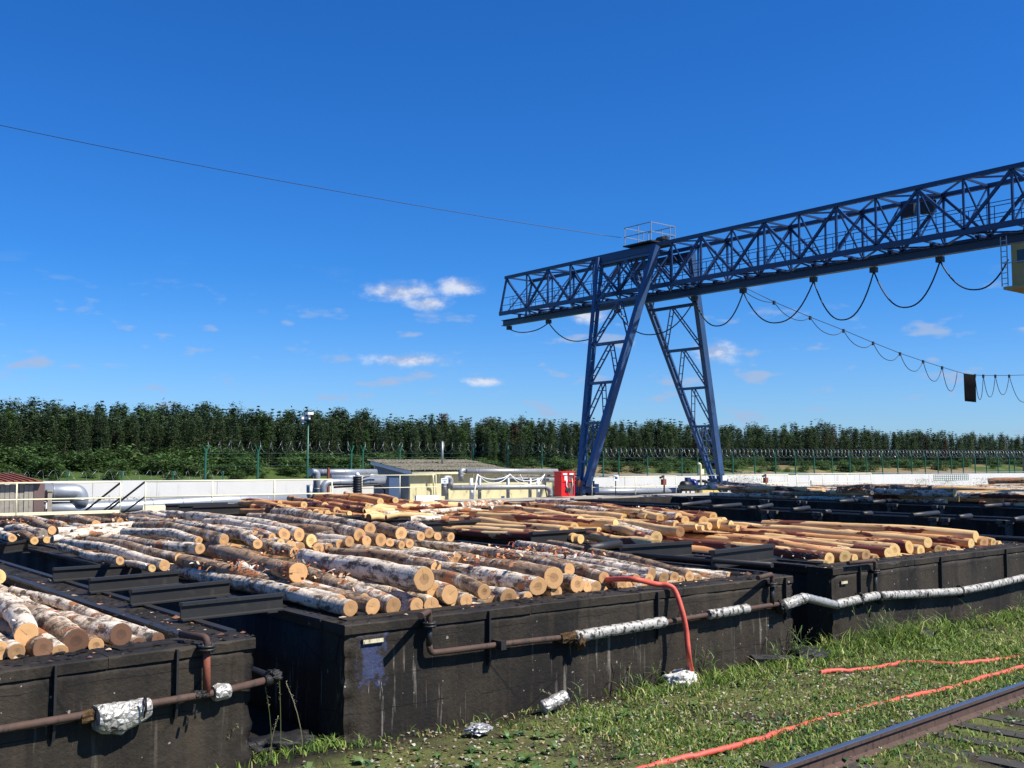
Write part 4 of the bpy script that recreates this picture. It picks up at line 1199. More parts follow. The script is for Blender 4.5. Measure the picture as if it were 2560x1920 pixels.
m = MB(); c = wp('b', 1243, 1611, .07); m.box((c.x - .035, c.y - .12, c.z - .045), (c.x + .035, c.y + .06, c.z + .05)); T.part(m, 'pipe_bracket', 'steel')

# peeled-log pit
T = Thing('steam_pipe', tuple(wp('c', 2200, 1500)[:2]) + (0,), 'long foil-wrapped pipe sagging along the front of the peeled-log pit', 'pipe')
c0 = wp('b', 2014, 1494); cpts = [wp('c', 2088, 1512, .11), wp('c', 2185, 1490, .11), wp('c', 2310, 1484, .11), wp('c', 2400, 1478, .11), wp('c', 2480, 1463, .11), wp('c', 2560, 1444, .11), wp('c', 2760, 1412, .11)]
sleeve(T, c0, cpts[0], .062, amp=.08, seed=11, mat='galv2', name='dirty_sleeve')
for i in range(len(cpts) - 1):
    a, b = cpts[i], cpts[i + 1]
    sleeve(T, a, b, .068, 'foil_dull', amp=.06, seed=20 + i)
for px, py in ((2195, 1492), (2400, 1480), (2148, 1500)):
    lump(T, wp('c', px, py, .11), .09, 'tar', 'tar_lump', px, (.45, 1, 1.15))
riser(T, 'c', 2188, 1415, 1432, 1490, (2120, 1408), 'steel')

# small plates screwed to the corners
for pit, px, py, w, lb in (('b', 933, 1602, .24, 'small worn number plate above the blue paint remains'), ('c', 2110, 1456, .16, 'small worn number plate at the peeled-log pit corner')):
    p = wp(pit, px, py, .02)
    m = MB(); m.box((-w / 2, -.012, -.02), (w / 2, .0, .02)); o = m.build('number_plate', 'plate'); o.location = p
    m2 = MB(); m2.box((-w / 2 - .008, -.009, -.028), (w / 2 + .008, .012, -.021)); m2.box((-w / 2 - .008, -.009, .021), (w / 2 + .008, .012, .028))
    m2.build('frame', 'steel', o)
    tag(o, lb, 'plate')

# ------------------------------------------------------------------ fire hoses
def hose(path, r, label, flat=1.0):
    pts = []
    P = [V(p) for p in path]
    for i in range(len(P) - 1):
        a, b, c, d = P[max(0, i - 1)], P[i], P[i + 1], P[min(len(P) - 1, i + 2)]
        for k in range(10):
            t = k / 10
            pts.append(.5 * ((2 * b) + (c - a) * t + (2 * a - 5 * b + 4 * c - d) * t * t + (3 * b - a - 3 * c + d) * t ** 3))
    pts.append(P[-1])
    if flat < 1:
        pts = [q + V(.02 * mnoise.noise((i * .33, 1, r * 99)), .025 * mnoise.noise((i * .27, 5, r * 99)), .016 * mnoise.noise((i * .41, 9, r * 99))) for i, q in enumerate(pts)]
    c = pts[0].copy()
    rf = (lambda i: r * (1 + .16 * mnoise.noise((i * .5, 2, 8)))) if flat < 1 else (lambda i: r * (1 + .05 * mnoise.noise((i * .4, 2, 8))))
    o = MB().tube([p - c for p in pts], r, 12, True, rf).build('fire_hose', 'hose')
    o.location = c
    return tag(o, label, 'hose', None)
hz = TOP + .05
hose([PY(1440, 1448, 11.0), PY(1502, 1449, 10.35), PZ(1580, 1448, TOP + .16), PZ(1640, 1460, TOP + .075), PZ(1672, 1464, TOP + .055), wp('b', 1689, 1480, .10), wp('b', 1706, 1530, .2), wp('b', 1716, 1580, .24), wp('b', 1722, 1640, .27), PZ(1730, 1686, .06)], .034,
     'bright red hose hanging over the rim of the birch pit down to a white lump')
hose([PZ(x, y, .002 + .016 * math.sin(x * .7)) for x, y in ((1560, 1938), (1640, 1912), (1760, 1884), (1850, 1862), (1960, 1828), (2080, 1792), (2215, 1757), (2290, 1738), (2370, 1722), (2460, 1694), (2560, 1667), (2700, 1632))], .03,
     'faded red hose lying in the grass alongside the rail', .7)
hose([PZ(x, y, .002 + .016 * math.sin(x * .5)) for x, y in ((2050, 1682), (2075, 1677), (2130, 1676), (2200, 1668), (2262, 1656), (2330, 1658), (2390, 1660), (2440, 1655), (2500, 1649), (2560, 1640))], .029,
     'faded red hose lying in the grass below the peeled-log pit', .7)

# lumps and scraps at the wall foot
o = lump(None, (0, 0, 0), .17, 'lump', 'x', 3, (1.5, .9, .6)).build('whitewashed_lump', 'lump'); o.location = PZ(1700, 1697, .06)
tag(o, 'white lump of cement under the hanging red hose', 'lump')
pz = V(PZ(1385, 1762, .1)); T = Thing('foil_offcut', pz, 'short piece of foil pipe sleeve dropped on the ground', 'scrap')
sleeve(T, pz + V(-.16, .02, -.02), pz + V(.16, -.02, .08), .075, amp=.06, seed=31)
o = lump(None, (0, 0, 0), .10, 'lump', 'x', 13, (1.4, 1.0, .5), False).build('crumpled_sheet', 'galv2'); o.location = PZ(1197, 1822, .08)
tag(o, 'crumpled grey sheet scrap at the foot of the black wall', 'scrap')
o = lump(None, (0, 0, 0), .2, 'tar', 'x', 17, (1.9, 1.1, .5)).build('tar_heap', 'tar'); o.location = PZ(700, 1860, .03); tag(o, 'black tar heap at the mouth of the left gap', 'heap')
o = lump(None, (0, 0, 0), .22, 'tar', 'x', 19, (1.6, 1.0, .45)).build('tar_heap', 'tar'); o.location = PZ(2020, 1640, .03); tag(o, 'black tar heap at the mouth of the gap under the foil pipe corner', 'heap')
o = lump(None, (0, 0, 0), .22, 'tar', 'x', 25, (1.3, 1.0, .5)).build('tar_heap', 'tar'); o.location = PZ(2300, 1588, .03); tag(o, 'black tar lump in grass below the peeled-log pit', 'heap')
m = MB(); m.box((-.45, -.05, -.02), (.45, .05, .05)); o = m.build('fallen_board', 'steel'); o.location = wp('b', 1930, 1650, .12); o.rotation_euler = (.5, .12, 0); tag(o, 'blackened board leaning at the right end of the birch pit', 'board')

# ------------------------------------------------------------------ railway track
T = Thing('railway_track', tuple(PZ(2250, 1812, .0)), 'single railway track with worn rail head and tarred sleepers in weeds', 'railway track')
ra0, ra1 = V(PZ(1935, 1920, .17)), V(PZ(2560, 1705, .17))
rd = (ra1 - ra0).normalized(); rn = V(-rd.y, rd.x, 0)
RAILP = [(-.075, -.17), (.075, -.17), (.075, -.158), (.014, -.135), (.009, -.05), (.036, -.038), (.036, -.012), (-.036, -.012), (-.036, -.038), (-.009, -.05), (-.014, -.135), (-.075, -.158)]
HEADP = [(-.037, -.0115), (.037, -.0115), (.037, -.004), (.028, 0), (-.028, 0), (-.037, -.004)]
for off in (0, -1.595):
    p, q = ra0 - rd * 9 + rn * off, ra0 + rd * 40 + rn * off
    r_ = T.part(MB().profile(p, q, RAILP), 'rail', 'rail')
    T.part(MB().profile(p, q, HEADP), 'rail_head', 'railhead', r_)
base = ra0 - rn * .8
for i in range(-14, 50):
    c = base + rd * (i * .56)
    c = V(c.x, c.y, -.09)
    jit = rng.uniform(-.02, .02)
    m = MB(); m.bar(c - rn * 1.3, c + rn * 1.3 + rd * jit, .22, .2)
    T.part(m, 'sleeper', 'sleeper')

# ------------------------------------------------------------------ grass and weeds
def ground_z(x, y): return gz(x, y)
def grass():
    r = np.random.default_rng(5)
    N = 230000
    x = 2.0 + 30 * r.random(N) ** 1.55
    y = 3.2 + 6.6 * r.random(N)
    frontY = np.where(x < 4.7, 9.22, np.where(x < 13.4, 9.40, 9.68))
    dw = frontY - y                                   # distance to the wall foot
    g = np.array([mnoise.noise((a * .55, b * .55, 2.0)) for a, b in zip(x[::1], y[::1])])
    g2 = np.array([mnoise.noise((a * 1.9, b * 1.9, 7.0)) for a, b in zip(x, y)])
    gap = ((x > 4.4) & (x < 5.35)) | ((x > 12.8) & (x < 13.98))
    bare = np.clip((10.8 - x) / 3.2, 0, 1) * np.clip((dw - .0) / .25, 0, 1) * np.clip((2.9 - dw) / 1.2, 0, 1)
    keep = (dw > .02) | (gap & (y < 9.75))
    dens = .70 + .85 * g + .55 * g2 - .55 * bare
    dens = np.where(y < 5.95, .22 + .6 * g + .35 * g2, dens)          # track side is thin
    dens = np.where((dw < .5) & (x > 9.2), dens + .35, dens)
    dens = np.where((dw < .35) & (x < 9) & (x > 5.5), .12, dens)
    keep &= r.random(N) < dens
    trk = np.array([(V(a, b, 0) - ra0).dot(rn) for a, b in zip(x, y)])
    keep &= ~((trk < .06) & (trk > -.1) & (r.random(N) < .93))
    x, y, dw, g, g2, bare = [q[keep] for q in (x, y, dw, g, g2, bare)]
    n = len(x)
    z = np.array([ground_z(a, b) for a, b in zip(x, y)])
    h = .022 + .045 * r.random(n) + .03 * np.clip(g, 0, 1)
    tall = (dw < .55) & (x > 8.8)
    h = np.where(tall, h * r.uniform(1.0, 3.0, n), h)
    tuft = ((x > 13.6) & (x < 17.0) & (dw < .8)) | ((x < 7.2) & (dw < .9) & (dw > -.1) & (x > 3.4))
    h = np.where(tuft, h * r.uniform(1.0, 2.3, n), h)
    w = (.0035 + .0045 * r.random(n)) * (1 + x * .045)
    a = r.uniform(0, 2 * np.pi, n); lean = r.uniform(.3, 1.5, n) * h
    la = r.uniform(0, 2 * np.pi, n)
    dx, dy = np.cos(a) * w, np.sin(a) * w
    lx, ly = np.cos(la) * lean, np.sin(la) * lean
    vs = np.zeros((n, 5, 3), np.float32)
    vs[:, 0] = np.stack([x - dx, y - dy, z - .01], 1); vs[:, 1] = np.stack([x + dx, y + dy, z - .01], 1)
    vs[:, 2] = np.stack([x - dx * .75 + lx * .35, y - dy * .75 + ly * .35, z + h * .6], 1)
    vs[:, 3] = np.stack([x + dx * .75 + lx * .35, y + dy * .75 + ly * .35, z + h * .6], 1)
    vs[:, 4] = np.stack([x + lx, y + ly, z + h * (1 - .25 * r.random(n))], 1)
    o = np.arange(n)[:, None] * 5
    f = np.concatenate([o + np.array([[0, 1, 3]]), o + np.array([[0, 3, 2]]), o + np.array([[2, 3, 4]])], 0)
    green = np.array([.15, .245, .042]); lime = np.array([.25, .335, .065]); dry = np.array([.50, .42, .19]); deep = np.array([.06, .12, .03])
    t = r.random(n)[:, None]
    c = green * (1 - t) + lime * t
    c = np.where((r.random(n) < .22)[:, None], deep, c)
    pd = .06 + .22 * np.clip(g2 + .2, 0, 1) + .45 * np.clip((x - 15) / 4, 0, 1) * np.clip((dw - .8), 0, 1) * (g2 > -.15)
    c = np.where((r.random(n) < pd)[:, None], dry * r.uniform(.7, 1.25, n)[:, None], c)
    c = c * r.uniform(.7, 1.3, n)[:, None]
    tint = np.repeat(c, 5, axis=0)
    ob = poly_arrays('grass', vs.reshape(-1, 3), f, 'grass', tint, kind='stuff', label='short green and straw-dry grass between the black walls and the rail', category='grass')
grass()

def weeds():
    """broad-leaved weeds, seed stalks and dead leaves"""
    r = random.Random(11)
    vs, fs, tn = [], [], []
    def leaf(c, a, ln, wd, el, col):
        o = len(vs); ca, sa = math.cos(a), math.sin(a)
        prof = ((0, .12), (.3, .9), (.65, 1.0), (1.0, .05))
        z = 0; xx = 0; e = el
        for i, (u, w) in enumerate(prof):
            if i:
                st = (u - prof[i - 1][0]) * ln
                xx += st * math.cos(e); z += st * math.sin(e); e -= .55
            for s in (-1, 1):
                y = s * w * wd * .5
                vs.append((c[0] + ca * xx - sa * y, c[1] + sa * xx + ca * y, c[2] + z + abs(s) * w * wd * .12))
                tn.append(mul(col, r.uniform(.8, 1.2)))
        for i in range(3):
            fs.append((o + 2 * i, o + 2 * i + 1, o + 2 * i + 3, o + 2 * i + 2))
    greens = [(.07, .14, .03), (.10, .18, .04), (.05, .11, .025), (.13, .19, .06), (.045, .12, .045)]
    for i in range(900):
        x = 4.6 + 15 * r.random() ** 1.7; y = r.uniform(3.9, 9.2)
        if x > 9.5 and r.random() < .55: continue
        if y > 9.1 - (.25 if x < 9 else 0): continue
        c = (x, y, ground_z(x, y) - .005)
        k = r.randint(4, 9); col = r.choice(greens); s = r.uniform(.04, .13)
        for j in range(k):
            leaf(c, r.uniform(0, 6.28), s * r.uniform(.7, 1.3), s * r.uniform(.28, .55), r.uniform(.25, 1.2), col)
    dead = [(.45, .38, .27), (.22, .15, .09), (.5, .46, .38), (.12, .08, .05), (.34, .26, .10)]
    for i in range(4200):
        x = 5.2 + 7.5 * r.random() ** 1.1; y = r.uniform(6.4, 9.35)
        if r.random() < .35: x = r.uniform(4.6, 16); y = r.uniform(4.0, 9.2)
        c = (x, y, ground_z(x, y) + r.uniform(.005, .03))
        leaf(c, r.uniform(0, 6.28), r.uniform(.02, .06), r.uniform(.015, .045), r.uniform(-.3, .6), r.choice(dead))
    def stalk(x, y, h, lean, col, head):
        n = 5; z0 = ground_z(x, y); a = r.uniform(0, 6.28)
        pts = [(x + math.cos(a) * lean * (i / n) ** 2, y + math.sin(a) * lean * (i / n) ** 2, z0 + h * i / n) for i in range(n + 1)]
        w = .0035
        for i in range(n):
            p, q = pts[i], pts[i + 1]
            for ax in ((1, 0), (0, 1)):
                o = len(vs)
                vs.extend([(p[0] - w * ax[0], p[1] - w * ax[1], p[2]), (p[0] + w * ax[0], p[1] + w * ax[1], p[2]), (q[0] + w * ax[0], q[1] + w * ax[1], q[2]), (q[0] - w * ax[0], q[1] - w * ax[1], q[2])])
                tn.extend([col] * 4); fs.append((o, o + 1, o + 2, o + 3))
        if head:
            for j in range(14):
                u = j / 14
                p = pts[-1]; q = pts[-2]
                c = tuple(p[k] + (q[k] - p[k]) * u * 1.5 for k in range(3))
                leaf(c, r.uniform(0, 6.28), r.uniform(.015, .04), .008, r.uniform(.4, 1.4), (.36, .33, .2))
        else:
            for j in range(6):
                c = pts[1 + j % 4]
                leaf(c, r.uniform(0, 6.28), r.uniform(.12, .28), .012, r.uniform(.5, 1.3), (.11, .18, .05))
    for (px, py, h, n) in ((560, 1900, .4, 3), (655, 1890, .8, 2), (800, 1890, .8, 1), (2060, 1600, .65, 8), (2090, 1590, .5, 9), (1800, 1620, .55, 4), (1990, 1650, .45, 5), (1880, 1650, .45, 4), (1560, 1720, .4, 4), (1420, 1780, .35, 4), (2150, 1595, .45, 9), (2250, 1585, .4, 8), (2450, 1530, .45, 7), (2380, 1560, .4, 8), (1750, 1690, .4, 6), (1640, 1715, .35, 5), (2500, 1510, .45, 8)):
        q = PZ(px, py, 0)
        for k in range(n):
            stalk(q[0] + r.gauss(0, .11), min(q[1] + r.gauss(0, .08), 9.35), h * r.uniform(.6, 1.15), r.uniform(.03, .3), r.choice([(.28, .26, .13), (.13, .19, .06), (.2, .24, .09)]), r.random() < .45)
    poly_arrays('weeds', vs, fs, 'leaf', tn, kind='stuff', label='broad-leaved weeds, seed stalks and dead leaves at the wall foot and track', category='weeds')
weeds()
# >>>PART4

# ------------------------------------------------------------------ gantry crane
k_ = 2560 / 2212.0
XN, XF = 43.2, 45.4
XC = (XN + XF) / 2
ZT = float(PX(1276, 692, XN)[2]); ZB = ZT - 2.36; ZR = ZT - 2.80
YE, PANEL = 54.7, 2.12
T = Thing('gantry_crane', (XC, 43.0, 0), 'blue lattice gantry crane on splayed legs reaching over the log pits', 'crane')
nodes = [YE - PANEL * i for i in range(0, 29)]
yend = nodes[-1]
for X in (XN, XF):
    T.part(MB().bar((X, YE + .1, ZT), (X, yend, ZT), .20, .19), 'top_chord', 'blue')
    T.part(MB().bar((X, YE + .75, ZB), (X, yend, ZB), .12, .26), 'bottom_chord', 'blue')
    for i, y in enumerate(nodes):
        if i == 0: T.part(MB().bar((X, y, ZT - .1), (X, y + .7, ZB), .11), 'post', 'blue')
        else: T.part(MB().bar((X, y, ZT - .1), (X, y, ZB + .1), .075 if i % 2 else .11, .09), 'post', 'blue')
        if i < len(nodes) - 1:
            y2 = nodes[i + 1]
            a, b = ((X, y, ZT - .1), (X, y2, ZB + .1)) if i % 2 == 0 else ((X, y, ZB + .1), (X, y2, ZT - .1))
            T.part(MB().bar(a, b, .12, .12), 'diagonal', 'blue')
for i, y in enumerate(nodes):
    T.part(MB().bar((XN + .15, y, ZT), (XF - .15, y, ZT), .09), 'cross_strut', 'blue')
    T.part(MB().bar((XN + .08, y, ZB), (XF - .08, y, ZB), .09), 'cross_strut', 'blue')
    if i < len(nodes) - 1:
        y2 = nodes[i + 1]
        xa, xb = (XN + .15, XF - .15) if i % 2 else (XF - .15, XN + .15)
        T.part(MB().bar((xa, y, ZT + .02), (xb, y2, ZT + .02), .075), 'lateral_brace', 'blue')
        T.part(MB().bar((xa, y, ZB - .05), (xb, y2, ZB - .05), .075), 'lateral_brace', 'blue')
    T.part(MB().bar((XN + .1, y, ZT - .1), (XF - .08, y, ZB + .08), .065), 'sway_brace', 'blue')
    T.part(MB().bar((XF - .1, y, ZT - .1), (XN + .08, y, ZB + .08), .065), 'sway_brace', 'blue')
    # hanger from chords to the runway beam
    m = MB(); m.bar((XC, y, ZB - .04), (XC, y, ZR + .16), .12, .2)
    if i % 2: m.bar((XN + .1, y, ZB - .1), (XC - .1, y, ZR + .25), .07); m.bar((XF - .1, y, ZB - .1), (XC + .1, y, ZR + .25), .07)
    T.part(m, 'hanger', 'blue')
IB = [(-.17, -.2), (.17, -.2), (.17, -.16), (.03, -.15), (.03, .15), (.17, .16), (.17, .2), (-.17, .2), (-.17, .16), (-.03, .15), (-.03, -.15), (-.17, -.16)]
T.part(MB().profile((XC, YE + 1.75, ZR), (XC, yend, ZR), IB), 'runway_beam', 'blue')
T.part(MB().box((XN + .1, yend, ZB + .13), (XN + .75, YE + .5, ZB + .16)), 'walkway', 'blue')
hr = MB()
for X in (XN + .12, XN + .78):
    for z in (.55, 1.05): hr.bar((X, YE + .6, ZB + z), (X, yend, ZB + z), .03)
    for i in range(0, 52): hr.bar((X, YE + .6 - i * 1.15, ZB + .1), (X, YE + .6 - i * 1.15, ZB + 1.05), .028)
T.part(hr, 'walkway_handrail', 'blue')
for py_ in (26.6, 25.6): T.part(MB().box((XF - .45, py_ - .34, ZT - .78), (XF - .2, py_ + .34, ZT - .2)), 'switch_box', 'black')
# legs: each a V of two box chords, laced together
def crane_leg(xt, foot, main_y):
    ya, yb = 45.3, 40.7
    fx, fy_, fz = foot
    tops = {0: V(xt, ya, ZT - .15), 1: V(xt, yb, ZT - .15)}
    feet = {0: V(fx, fy_ + .28, fz), 1: V(fx, fy_ - .28, fz)}
    out = 1 if xt > XC else -1
    ch = []
    for s in (0, 1):
        big = s == main_y
        if big:
            m = MB().bar(tops[s] + V(out * .18, 0, 0), feet[s], .40, .32, up=(0, 1, 0))
        else:                                            # a pair of slim bars tied by battens
            m = MB(); p, q = tops[s] + V(out * .18, 0, 0), feet[s]
            for o in (-.2, .2): m.bar(p + V(o, 0, 0), q + V(o * .6, 0, 0), .10, .24, up=(0, 1, 0))
            for j in range(1, 17):
                c = p.lerp(q, j / 17); m.bar(c + V(-.2, 0, 0), c + V(.2, 0, 0), .16, .05)
        ch.append(T.part(m, 'leg', 'blue_sunlit'))
    lv = [.03, .215, .40, .57, .74, .90]
    for i, u in enumerate(lv):
        p, q = tops[0].lerp(feet[0], u), tops[1].lerp(feet[1], u)
        for o in (-.17, .17): T.part(MB().bar(p + V(o, 0, 0), q + V(o, 0, 0), .07, .13), 'cross_tie', 'blue_sunlit', ch[0])
        if i < len(lv) - 1:
            u2 = lv[i + 1]
            mid = p.lerp(q, .5)
            for s in (0, 1):
                e = tops[s].lerp(feet[s], u2)
                for o in (-.15, .15):
                    T.part(MB().bar(mid + V(o, 0, 0), e + V(o, 0, 0), .055, .08), 'lacing', 'blue_sunlit', ch[s])
                nrung = 5
                rg = MB()
                for j in range(1, nrung):
                    c = mid.lerp(e, j / nrung)
                    rg.bar(c + V(-.15, 0, 0), c + V(.15, 0, 0), .05)
                T.part(rg, 'batten', 'blue_sunlit', ch[s])
    m = MB(); m.box((fx - .9, fy_ - .32, fz - .35), (fx + .9, fy_ + .32, fz + .12)); m.box((fx - .5, fy_ - .4, fz + .1), (fx + .5, fy_ + .4, fz + .3))
    bg = T.part(m, 'bogie', 'blue')
    for dx in (-.55, .55):
        T.part(MB().tube([(fx + dx, fy_ - .12, fz - .32), (fx + dx, fy_ + .12, fz - .32)], .28, 18), 'wheel', 'steel', bg)
FZ = 1.45
crane_leg(XN - .15, (39.3, 43.0, FZ), 1)
crane_leg(XF + .15, (50.5, 43.0, FZ), 1)
T.part(MB().bar((XN - .3, 45.3, ZT - .3), (XN - .3, 40.7, ZT - .3), .3), 'leg_head_beam', 'blue')
T.part(MB().bar((XF + .3, 45.3, ZT - .3), (XF + .3, 40.7, ZT - .3), .3), 'leg_head_beam', 'blue')
# service cage on top
pl = MB(); pl.box((XN - .5, 40.95, ZT + .15), (XC + .45, 43.2, ZT + .22))
cage = T.part(pl, 'service_platform', 'steel')
m = MB()
for (x, y) in ((XN - .45, 41.0), (XN - .45, 43.1), (XC + .4, 41.0), (XC + .4, 43.1), (XN - .45, 42), (XC + .4, 42), (XC, 41.0), (XC, 43.1)): m.bar((x, y, ZT + .2), (x, y, ZT + 1.25), .04)
for z in (.72, 1.25):
    for a, b in (((XN - .45, 41.0), (XC + .4, 41.0)), ((XN - .45, 43.1), (XC + .4, 43.1)), ((XN - .45, 41.0), (XN - .45, 43.1)), ((XC + .4, 41.0), (XC + .4, 43.1))):
        m.bar((*a, ZT + z), (*b, ZT + z), .04)
T.part(m, 'cage_rail', 'galv', cage)
T.part(MB().tube([(XC - .1, 41.2, ZT + .45), (XC - .1, 41.8, ZT + .45)], .25, 14), 'winch_drum', 'steel', cage)

def catenary(p, q, sag, n=18):
    p, q = V(p), V(q); pts = []
    for i in range(n + 1):
        u = i / n; c = p.lerp(q, u); s = 1 - abs(2 * u - 1) ** 2.3
        pts.append(c - V(0, 0, sag * s))
    return pts
# festoon cable slung under the runway beam
tr = [(1100, 700), (1185, 682), (1333, 660), (1500, 622), (1605, 607), (1757, 587), (1887, 564), (2030, 539), (2178, 560)]
bot = [708, 736, 722, 704, 697, 691, 664, 626]
for i in range(len(tr) - 1):
    p, q = V(PX(tr[i][0] * k_, tr[i][1] * k_, XC)), V(PX(tr[i + 1][0] * k_, tr[i + 1][1] * k_, XC))
    ztop = ZR - .45
    p.z = ztop; q.z = ztop if i < len(tr) - 2 else q.z
    mx = (tr[i][0] + tr[i + 1][0]) / 2
    lo = PX(mx * k_, bot[i] * k_, XC)[2]
    cb = T.part(MB().tube(catenary(p, q, max(.4, (p.z + q.z) / 2 - lo)), .035, 6), 'power_cable', 'black')
    m = MB(); m.box((p.x - .12, p.y - .16, ztop - .05), (p.x + .12, p.y + .16, ztop + .2)); T.part(m, 'cable_trolley', 'steel', cb)
# operator cab
c0, c1 = PX(2527, 612, XN + .15), PX(2527, 716, XN + .15)
cy = float(c0[1]) + .35; cz1, cz0 = float(c0[2]), float(c1[2])
cabb = MB(); cabb.box((XN + .15, cy - 2.4, cz0), (XF - .15, cy - .35, cz1))
cab = T.part(cabb, 'operator_cab', 'cab')
T.part(MB().box((XN + .13, cy - 1.0, cz0 + (cz1 - cz0) * .55), (XN + .149, cy - .6, cz0 + (cz1 - cz0) * .85)), 'cab_window', 'glass', cab)
T.part(MB().box((XN - .1, cy - 2.6, cz0 - .14), (XF + .1, cy - .1, cz0 - .02)), 'cab_floor', 'cab', cab)
T.part(MB().box((XC - .45, cy - 1.9, cz1 + .01), (XC + .45, cy - .9, ZR - .3)), 'cab_hanger', 'steel', cab)
m = MB()
for y in (cy - .05, cy - .3): m.bar((XN - .1, y, cz0), (XN - .1, y, cz1 + .35), .035)
for i in range(9): m.bar((XN - .1, cy - .05, cz0 + .1 + i * (cz1 - cz0 + .3) / 9), (XN - .1, cy - .3, cz0 + .1 + i * (cz1 - cz0 + .3) / 9), .03)
m.bar((XN - .1, cy - .1, cz0 + .95), (XN - .1, cy - 2.5, cz0 + .95), .04); m.bar((XN - .1, cy - 1, cz0), (XN - .1, cy - 1, cz0 + .95), .04)
T.part(m, 'cab_ladder', 'galv', cab)

# feed line with hanging loops, and the thin wire to the left
T = Thing('festoon_feed_line', (60, 36.4, 0), 'thin sagging feed line with hanging black cable loops beyond the crane', 'cable')
hp = [(1590, 612), (1672, 652), (1750, 685), (1822, 713), (1886, 740), (1944, 763), (1994, 780), (2035, 793), (2068, 803), (2083, 807), (2106, 810), (2124, 811), (2150, 811), (2180, 811), (2240, 809), (2320, 800)]
YF = 36.4
wirep = [V(PY(x * k_, y * k_, YF)) for x, y in hp]
T.part(MB().tube(wirep, .02, 5), 'support_wire', 'black')
sags = [12, 20, 22, 22, 26, 30, 37, 47, 0, 0, 53, 47, 42, 60, 60]
for i in range(len(hp) - 1):
    if i == 9 or sags[i] == 0: continue
    D = proj(wirep[i])[2]
    lp = T.part(MB().tube(catenary(wirep[i], wirep[i + 1], sags[i] * k_ * D / F_PX), .022, 5), 'cable_loop', 'black')
    m = MB(); c = wirep[i]; m.box((c.x - .07, c.y - .05, c.z - .16), (c.x + .07, c.y + .05, c.z + .06)); T.part(m, 'loop_clip', 'black', lp)
bx0, bx1 = wirep[9], wirep[10]
for j in range(15):
    u = j / 14; c = bx0.lerp(bx1, u); w = (bx1 - bx0) / 26
    T.part(MB().tube(catenary(c - w * .8, c + w * .8, 1.85, 10), .026, 5), 'gathered_loop', 'cable')
T = Thing('guy_wire', tuple(PD(1553, 594, 52)), 'single thin black wire strung across the blue sky to the crane top', 'wire')
p, q = V(PD(1553, 594, 56)), V(PD(-160, 278, 46))
T.part(MB().tube(catenary(p, q, .3, 24), .015, 5), 'wire', 'black')

# ------------------------------------------------------------------ wall, fence and razor wire
WL0 = V(PZ(0, 1204, 1.9)); WL0 = V(WL0.x, WL0.y, 0)
WR0 = V(PY(2560, 1183, 46.0))
def wall_pt(px, off=0.0):
    """point on the wall line seen in pixel column px; returns (x, y, top z)"""
    d = ray(px, 1190)
    a, b = WL0, V(WR0.x, WR0.y, 0)
    e = b - a
    den = d[0] * e.y - d[1] * e.x
    t = (a.x * e.y - a.y * e.x) / den
    x, y = d[0] * t, d[1] * t
    u = (x - a.x) / e.x
    n = V(-e.y, e.x, 0).normalized()
    return V(x + n.x * off, y + n.y * off, 1.9 + (WR0.z - 1.9) * u)
wd = (V(WR0.x, WR0.y, 0) - WL0).normalized(); wn = V(-wd.y, wd.x, 0)
T = Thing('concrete_wall', (WL0.x, WL0.y, 0), 'long pale concrete wall closing the yard towards the river', 'wall')
L0 = -26.0
wtot = (V(WR0.x, WR0.y, 0) - WL0).length
i = 0
while L0 < wtot + 40:
    ln = 3.0
    a, b = WL0 + wd * (L0 + .008), WL0 + wd * (L0 + ln - .008)
    za = 1.9 + (WR0.z - 1.9) * (L0 / wtot); zb = 1.9 + (WR0.z - 1.9) * ((L0 + ln) / wtot)
    o = rng.uniform(0, .02)
    m = MB()
    n0, n1 = wn * o, wn * (o + .3)
    m.add([a + n0, b + n0, b + n1, a + n1, a + n0 + V(0, 0, za), b + n0 + V(0, 0, zb), b + n1 + V(0, 0, zb), a + n1 + V(0, 0, za)],
          [(0, 3, 2, 1), (4, 5, 6, 7), (0, 1, 5, 4), (1, 2, 6, 5), (2, 3, 7, 6), (3, 0, 4, 7)])
    T.part(m, 'wall_panel', 'concrete')
    L0 += ln; i += 1
def coil(T, a, b, r, pitch, name='razor_coil', seg=9, wr=.013, irr=.12):
    a, b = V(a), V(b); L = (b - a).length; d = (b - a) / L; s = V(0, 0, 1); t = d.cross(s)
    n = int(L / pitch * seg); pts = []
    for i in range(n + 1):
        u = i / n; an = 2 * math.pi * i / seg
        rr = r * (1 + irr * mnoise.noise((i * .13, 3, 1)))
        pts.append(a + d * (u * L + irr * .5 * mnoise.noise((i * .21, 1, 2))) + s * (rr * math.sin(an)) + t * (rr * math.cos(an)))
    return T.part(MB().tube(pts, wr, 3, False), name, 'wire')
